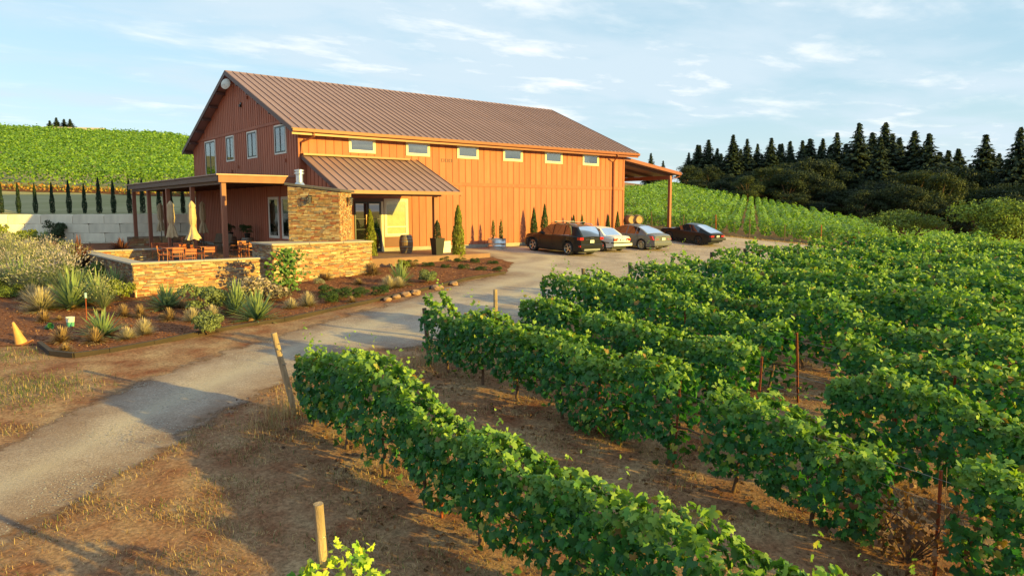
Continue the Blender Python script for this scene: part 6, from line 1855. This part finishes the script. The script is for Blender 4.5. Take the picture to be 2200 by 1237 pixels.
def at_wheel(px, py, D, axle, half, z=None):
    """car centre so that its left rear wheel touches the ground at this pixel"""
    x, y, _ = W(px, D, 0)
    return Vector((x+half, y-axle, 0))
# 1 black SUV
black = paint('black_paint', (.010, .010, .012)); S1 = dict(len=4.63, w=1.88, axles=(-1.42, 1.39), arch=.41, rw=.365, tw=.255, rim=.255, spokes=5, sw=.055, sill=.27, crease=.80, paint=black, wr=1.34, rmax=1.63,
    deck=[(-2.32, .98), (-2.2, 1.05), (-1.6, 1.08), (.95, 1.06), (1.5, 1.02), (2.1, .92), (2.32, .70)], belt=[(-2.32, .98), (-1.7, 1.06), (.5, 1.00), (1.2, .98), (2.32, .68)],
    roof=[(-2.26, 1.02), (-2.14, 1.28), (-1.90, 1.54), (-1.2, 1.615), (-.2, 1.63), (.25, 1.58), (1.02, 1.06)], ws0=1.02, ws1=.25, rg0=-2.26, rg1=-1.9,
    glass={'front': (-.16, .62), 'rear': (-1.02, -.24), 'quarter': (-1.62, -1.1)}, a0=.62, b0=-.16, b1=-.24, c0=-1.02, c1=-1.1, d0=-1.62)
def slope_pitch(t, x, y):
    """rest a car on the sloping ground"""
    dz = (gz(x, y+1.4)-gz(x, y-1.4))/2.8
    t.rotation_euler = (0, -math.atan(dz), HEAD)
    t.location = (x, y, gz(x, y)+.012)
def pos_car(px, D, ax_r, w):
    """pixel column and depth of the left rear wheel -> car centre (car points to +Y, its left is -X)"""
    x, y, _ = W(px, D, 0)
    return x+w/2-.1, y-ax_r
c1 = car('black estate-height car with silver roof bars and five-spoke wheels', (0, 0, 0), HEAD, S1)
slope_pitch(c1, *pos_car(1221, 38.2, -1.42, 1.88))
t = c1
fit(t, 'tail_light', M_redlamp, (-2.31, -2.1, .62, .90, .86, 1.0)); fit(t, 'tail_light', M_redlamp, (-2.31, -2.1, -.90, -.62, .86, 1.0))
fit(t, 'tail_light', M_redlamp, (-2.335, -2.2, .50, .88, .50, .58)); fit(t, 'tail_light', M_redlamp, (-2.335, -2.2, -.88, -.50, .50, .58))
fit(t, 'bumper', black, (-2.36, -2.15, -.84, .84, .40, .66), bevel=.05); fit(t, 'diffuser', mat('grey_skid', (.25, .25, .25), .4, metal=.5), (-2.37, -2.2, -.6, .6, .30, .40))
plate(t, -2.33, .78); fit(t, 'rear_trim', M_chrome, (-2.335, -2.31, -.5, .5, .885, .9))
fit(t, 'badge', M_chrome, *[(-2.33, -2.315, -.13+k*.065, -.08+k*.065, .93, .965) for k in range(4)])
for s in (1, -1):
    b = MB().tube([(-1.75, s*.60, 1.60), (-1.6, s*.60, 1.66), (.1, s*.60, 1.665), (.3, s*.60, 1.60)], .018, 6); b.build('roof_rail', M_chrome, t, origin=(0, 0, 0))
for x in (-1.05, -.15):
    b = MB().box(x-.04, x+.04, -.74, .74, 1.735, 1.76); b.build('roof_bar', M_alloy, t, origin=(0, 0, 0))
    for s in (1, -1): fit(t, 'bar_foot', M_blackplastic, (x-.06, x+.06, s*.62-.06, s*.62+.06, 1.655, 1.735))
mirrors(t, .62, .86, 1.02, black); handles(t, (-.1, -1.0), .94, .90, black); seams(t, (.78, -.2, -1.2), .938, .45, 1.0)
b = MB()
for s in (1, -1): b.tube([(.85, s*.90, 1.035), (-.3, s*.905, 1.05), (-1.5, s*.895, 1.075)], .008, 4)
b.build('window_trim', M_chrome, t, origin=(0, 0, 0))
# 2 white saloon
white = paint('white_paint', (.72, .72, .70)); S2 = dict(len=4.33, w=1.645, axles=(-1.30, 1.27), arch=.335, rw=.30, tw=.2, rim=.19, spokes=14, sw=.018, sill=.25, crease=.62, paint=white, wr=1.08, rmax=1.36,
    deck=[(-2.165, .84), (-2.1, .90), (-1.3, .93), (-1.2, .93), (.95, .92), (1.6, .88), (2.1, .80), (2.165, .70)], belt=[(-2.165, .80), (-1.3, .88), (.9, .87), (2.165, .74)],
    roof=[(-1.45, .93), (-.92, 1.30), (-.6, 1.355), (-.1, 1.365), (.25, 1.33), (.92, .92)], ws0=.92, ws1=.25, rg0=-1.45, rg1=-.92,
    glass={'front': (-.22, .52), 'rear': (-.98, -.30)}, a0=.52, b0=-.22, b1=-.30, c0=-.98)
c2 = car('white boxy saloon with square red tail lights', (0, 0, 0), HEAD, S2); slope_pitch(c2, *pos_car(1294, 41.2, -1.30, 1.645)); t = c2
for s in (1, -1):
    fit(t, 'tail_light', M_redlamp, (-2.17, -2.0, min(s*.36, s*.70), max(s*.36, s*.70), .66, .80)); fit(t, 'indicator', M_amber, (-2.172, -2.0, min(s*.56, s*.69), max(s*.56, s*.69), .74, .795))
    fit(t, 'reverse_light', M_clear, (-2.173, -2.0, min(s*.38, s*.46), max(s*.38, s*.46), .665, .73))
fit(t, 'bumper', white, (-2.24, -2.02, -.79, .79, .36, .52), bevel=.04); fit(t, 'bumper_strip', M_blackplastic, (-2.25, -2.02, -.80, .80, .53, .58))
plate(t, -2.185, .72, .32, .14); fit(t, 'badge', M_chrome, (-2.175, -2.16, -.035, .035, .845, .89))
mirrors(t, .55, .74, .90, white); handles(t, (-.15, -.85), .812, .78, M_blackplastic); seams(t, (.7, -.26, -1.0), .82, .35, .87)
for s in (1, -1): fit(t, 'side_strip', M_blackplastic, (-1.9, 1.9, s*.822-.008, s*.822+.008, .53, .57))
# 3 grey rounded saloon
grey = paint('grey_metallic', (.17, .17, .175), .3, .25); S3 = dict(len=4.82, w=1.82, axles=(-1.45, 1.40), arch=.37, rw=.33, tw=.24, rim=.235, spokes=9, sw=.022, split=(-.16, .16), sill=.23, crease=.66, paint=grey, wr=1.16, rmax=1.44, wrap=False,
    deck=[(-2.41, .86), (-2.3, .95), (-1.75, 1.0), (-1.6, 1.0), (.95, .98), (1.6, .93), (2.2, .78), (2.41, .62)], belt=[(-2.41, .82), (-1.7, .95), (.9, .90), (2.41, .6)],
    roof=[(-1.85, 1.0), (-1.4, 1.22), (-.95, 1.38), (-.4, 1.44), (.05, 1.435), (.4, 1.36), (1.18, .98)], ws0=1.18, ws1=.40, rg0=-1.85, rg1=-.95,
    glass={'front': (-.18, .72), 'rear': (-.92, -.26), 'quarter': (-1.2, -.98)}, a0=.72, b0=-.18, b1=-.26, c0=-.92, c1=-.98, d0=-1.2)
c3 = car('grey metallic rounded saloon with triangular red tail lights', (0, 0, 0), HEAD, S3); slope_pitch(c3, *pos_car(1378, 43.2, -1.45, 1.82)); t = c3
for s in (1, -1):
    b = MB(); y0, y1 = s*.42, s*.86
    b.add([(-2.41, y0, .70), (-2.36, y1, .66), (-2.22, y1*1.01, .90), (-2.34, y0, .80), (-2.0, y0, .70), (-1.95, y1, .66), (-1.95, y1*1.01, .90), (-2.0, y0, .80)], [(0, 1, 2, 3), (4, 7, 6, 5), (0, 4, 5, 1), (1, 5, 6, 2), (2, 6, 7, 3), (3, 7, 4, 0)])
    b.build('tail_light', M_redlamp, t, origin=(0, 0, 0))
fit(t, 'bumper', grey, (-2.46, -2.15, -.83, .83, .30, .58), bevel=.07); plate(t, -2.425, .72, .32, .15); fit(t, 'boot_trim', M_chrome, (-2.425, -2.40, -.3, .3, .83, .845))
mirrors(t, .68, .82, .93, grey); handles(t, (-.1, -.95), .90, .80, grey); seams(t, (.8, -.22, -1.15), .907, .38, .92)
fit(t, 'exhaust', M_chrome, (-2.42, -2.2, .45, .55, .24, .30), (-2.42, -2.2, -.55, -.45, .24, .30))
# 4 black coupe
S4 = dict(len=4.26, w=1.66, axles=(-1.20, 1.20), arch=.335, rw=.305, tw=.2, rim=.20, spokes=5, sw=.05, sill=.22, crease=.60, paint=paint('black_paint_worn', (.012, .012, .013), .3), wr=1.06, rmax=1.30, wrap=False, rim_mat=mat('dark_alloy', (.08, .08, .08), .35, metal=.8),
    deck=[(-2.13, .78), (-2.05, .87), (-1.7, .90), (.8, .86), (1.5, .80), (2.05, .70), (2.13, .6)], belt=[(-2.13, .76), (-1.6, .86), (.8, .82), (2.13, .58)],
    roof=[(-1.98, .89), (-1.4, 1.08), (-.75, 1.265), (-.3, 1.30), (.05, 1.285), (.9, .86)], ws0=.9, ws1=.05, rg0=-1.98, rg1=-.75,
    glass={'front': (-.42, .5), 'rear': (-1.15, -.50)}, a0=.5, b0=-.42, b1=-.5, c0=-1.15)
c4 = car('low black fastback coupe parked apart by the carport post', (0, 0, 0), HEAD, S4); slope_pitch(c4, *pos_car(1500, 47.6, -1.20, 1.66)); t = c4
for s in (1, -1):
    fit(t, 'tail_light', M_redlamp, (-2.135, -2.0, min(s*.40, s*.74), max(s*.40, s*.74), .63, .74))
fit(t, 'bumper', M_blackplastic, (-2.24, -2.0, -.82, .82, .42, .58), bevel=.03); plate(t, -2.15, .68, .3, .12)
mirrors(t, .5, .74, .86, M_blackplastic); seams(t, (.55, -.5), .826, .32, .82); handles(t, (-.42,), .82, .74, M_blackplastic)
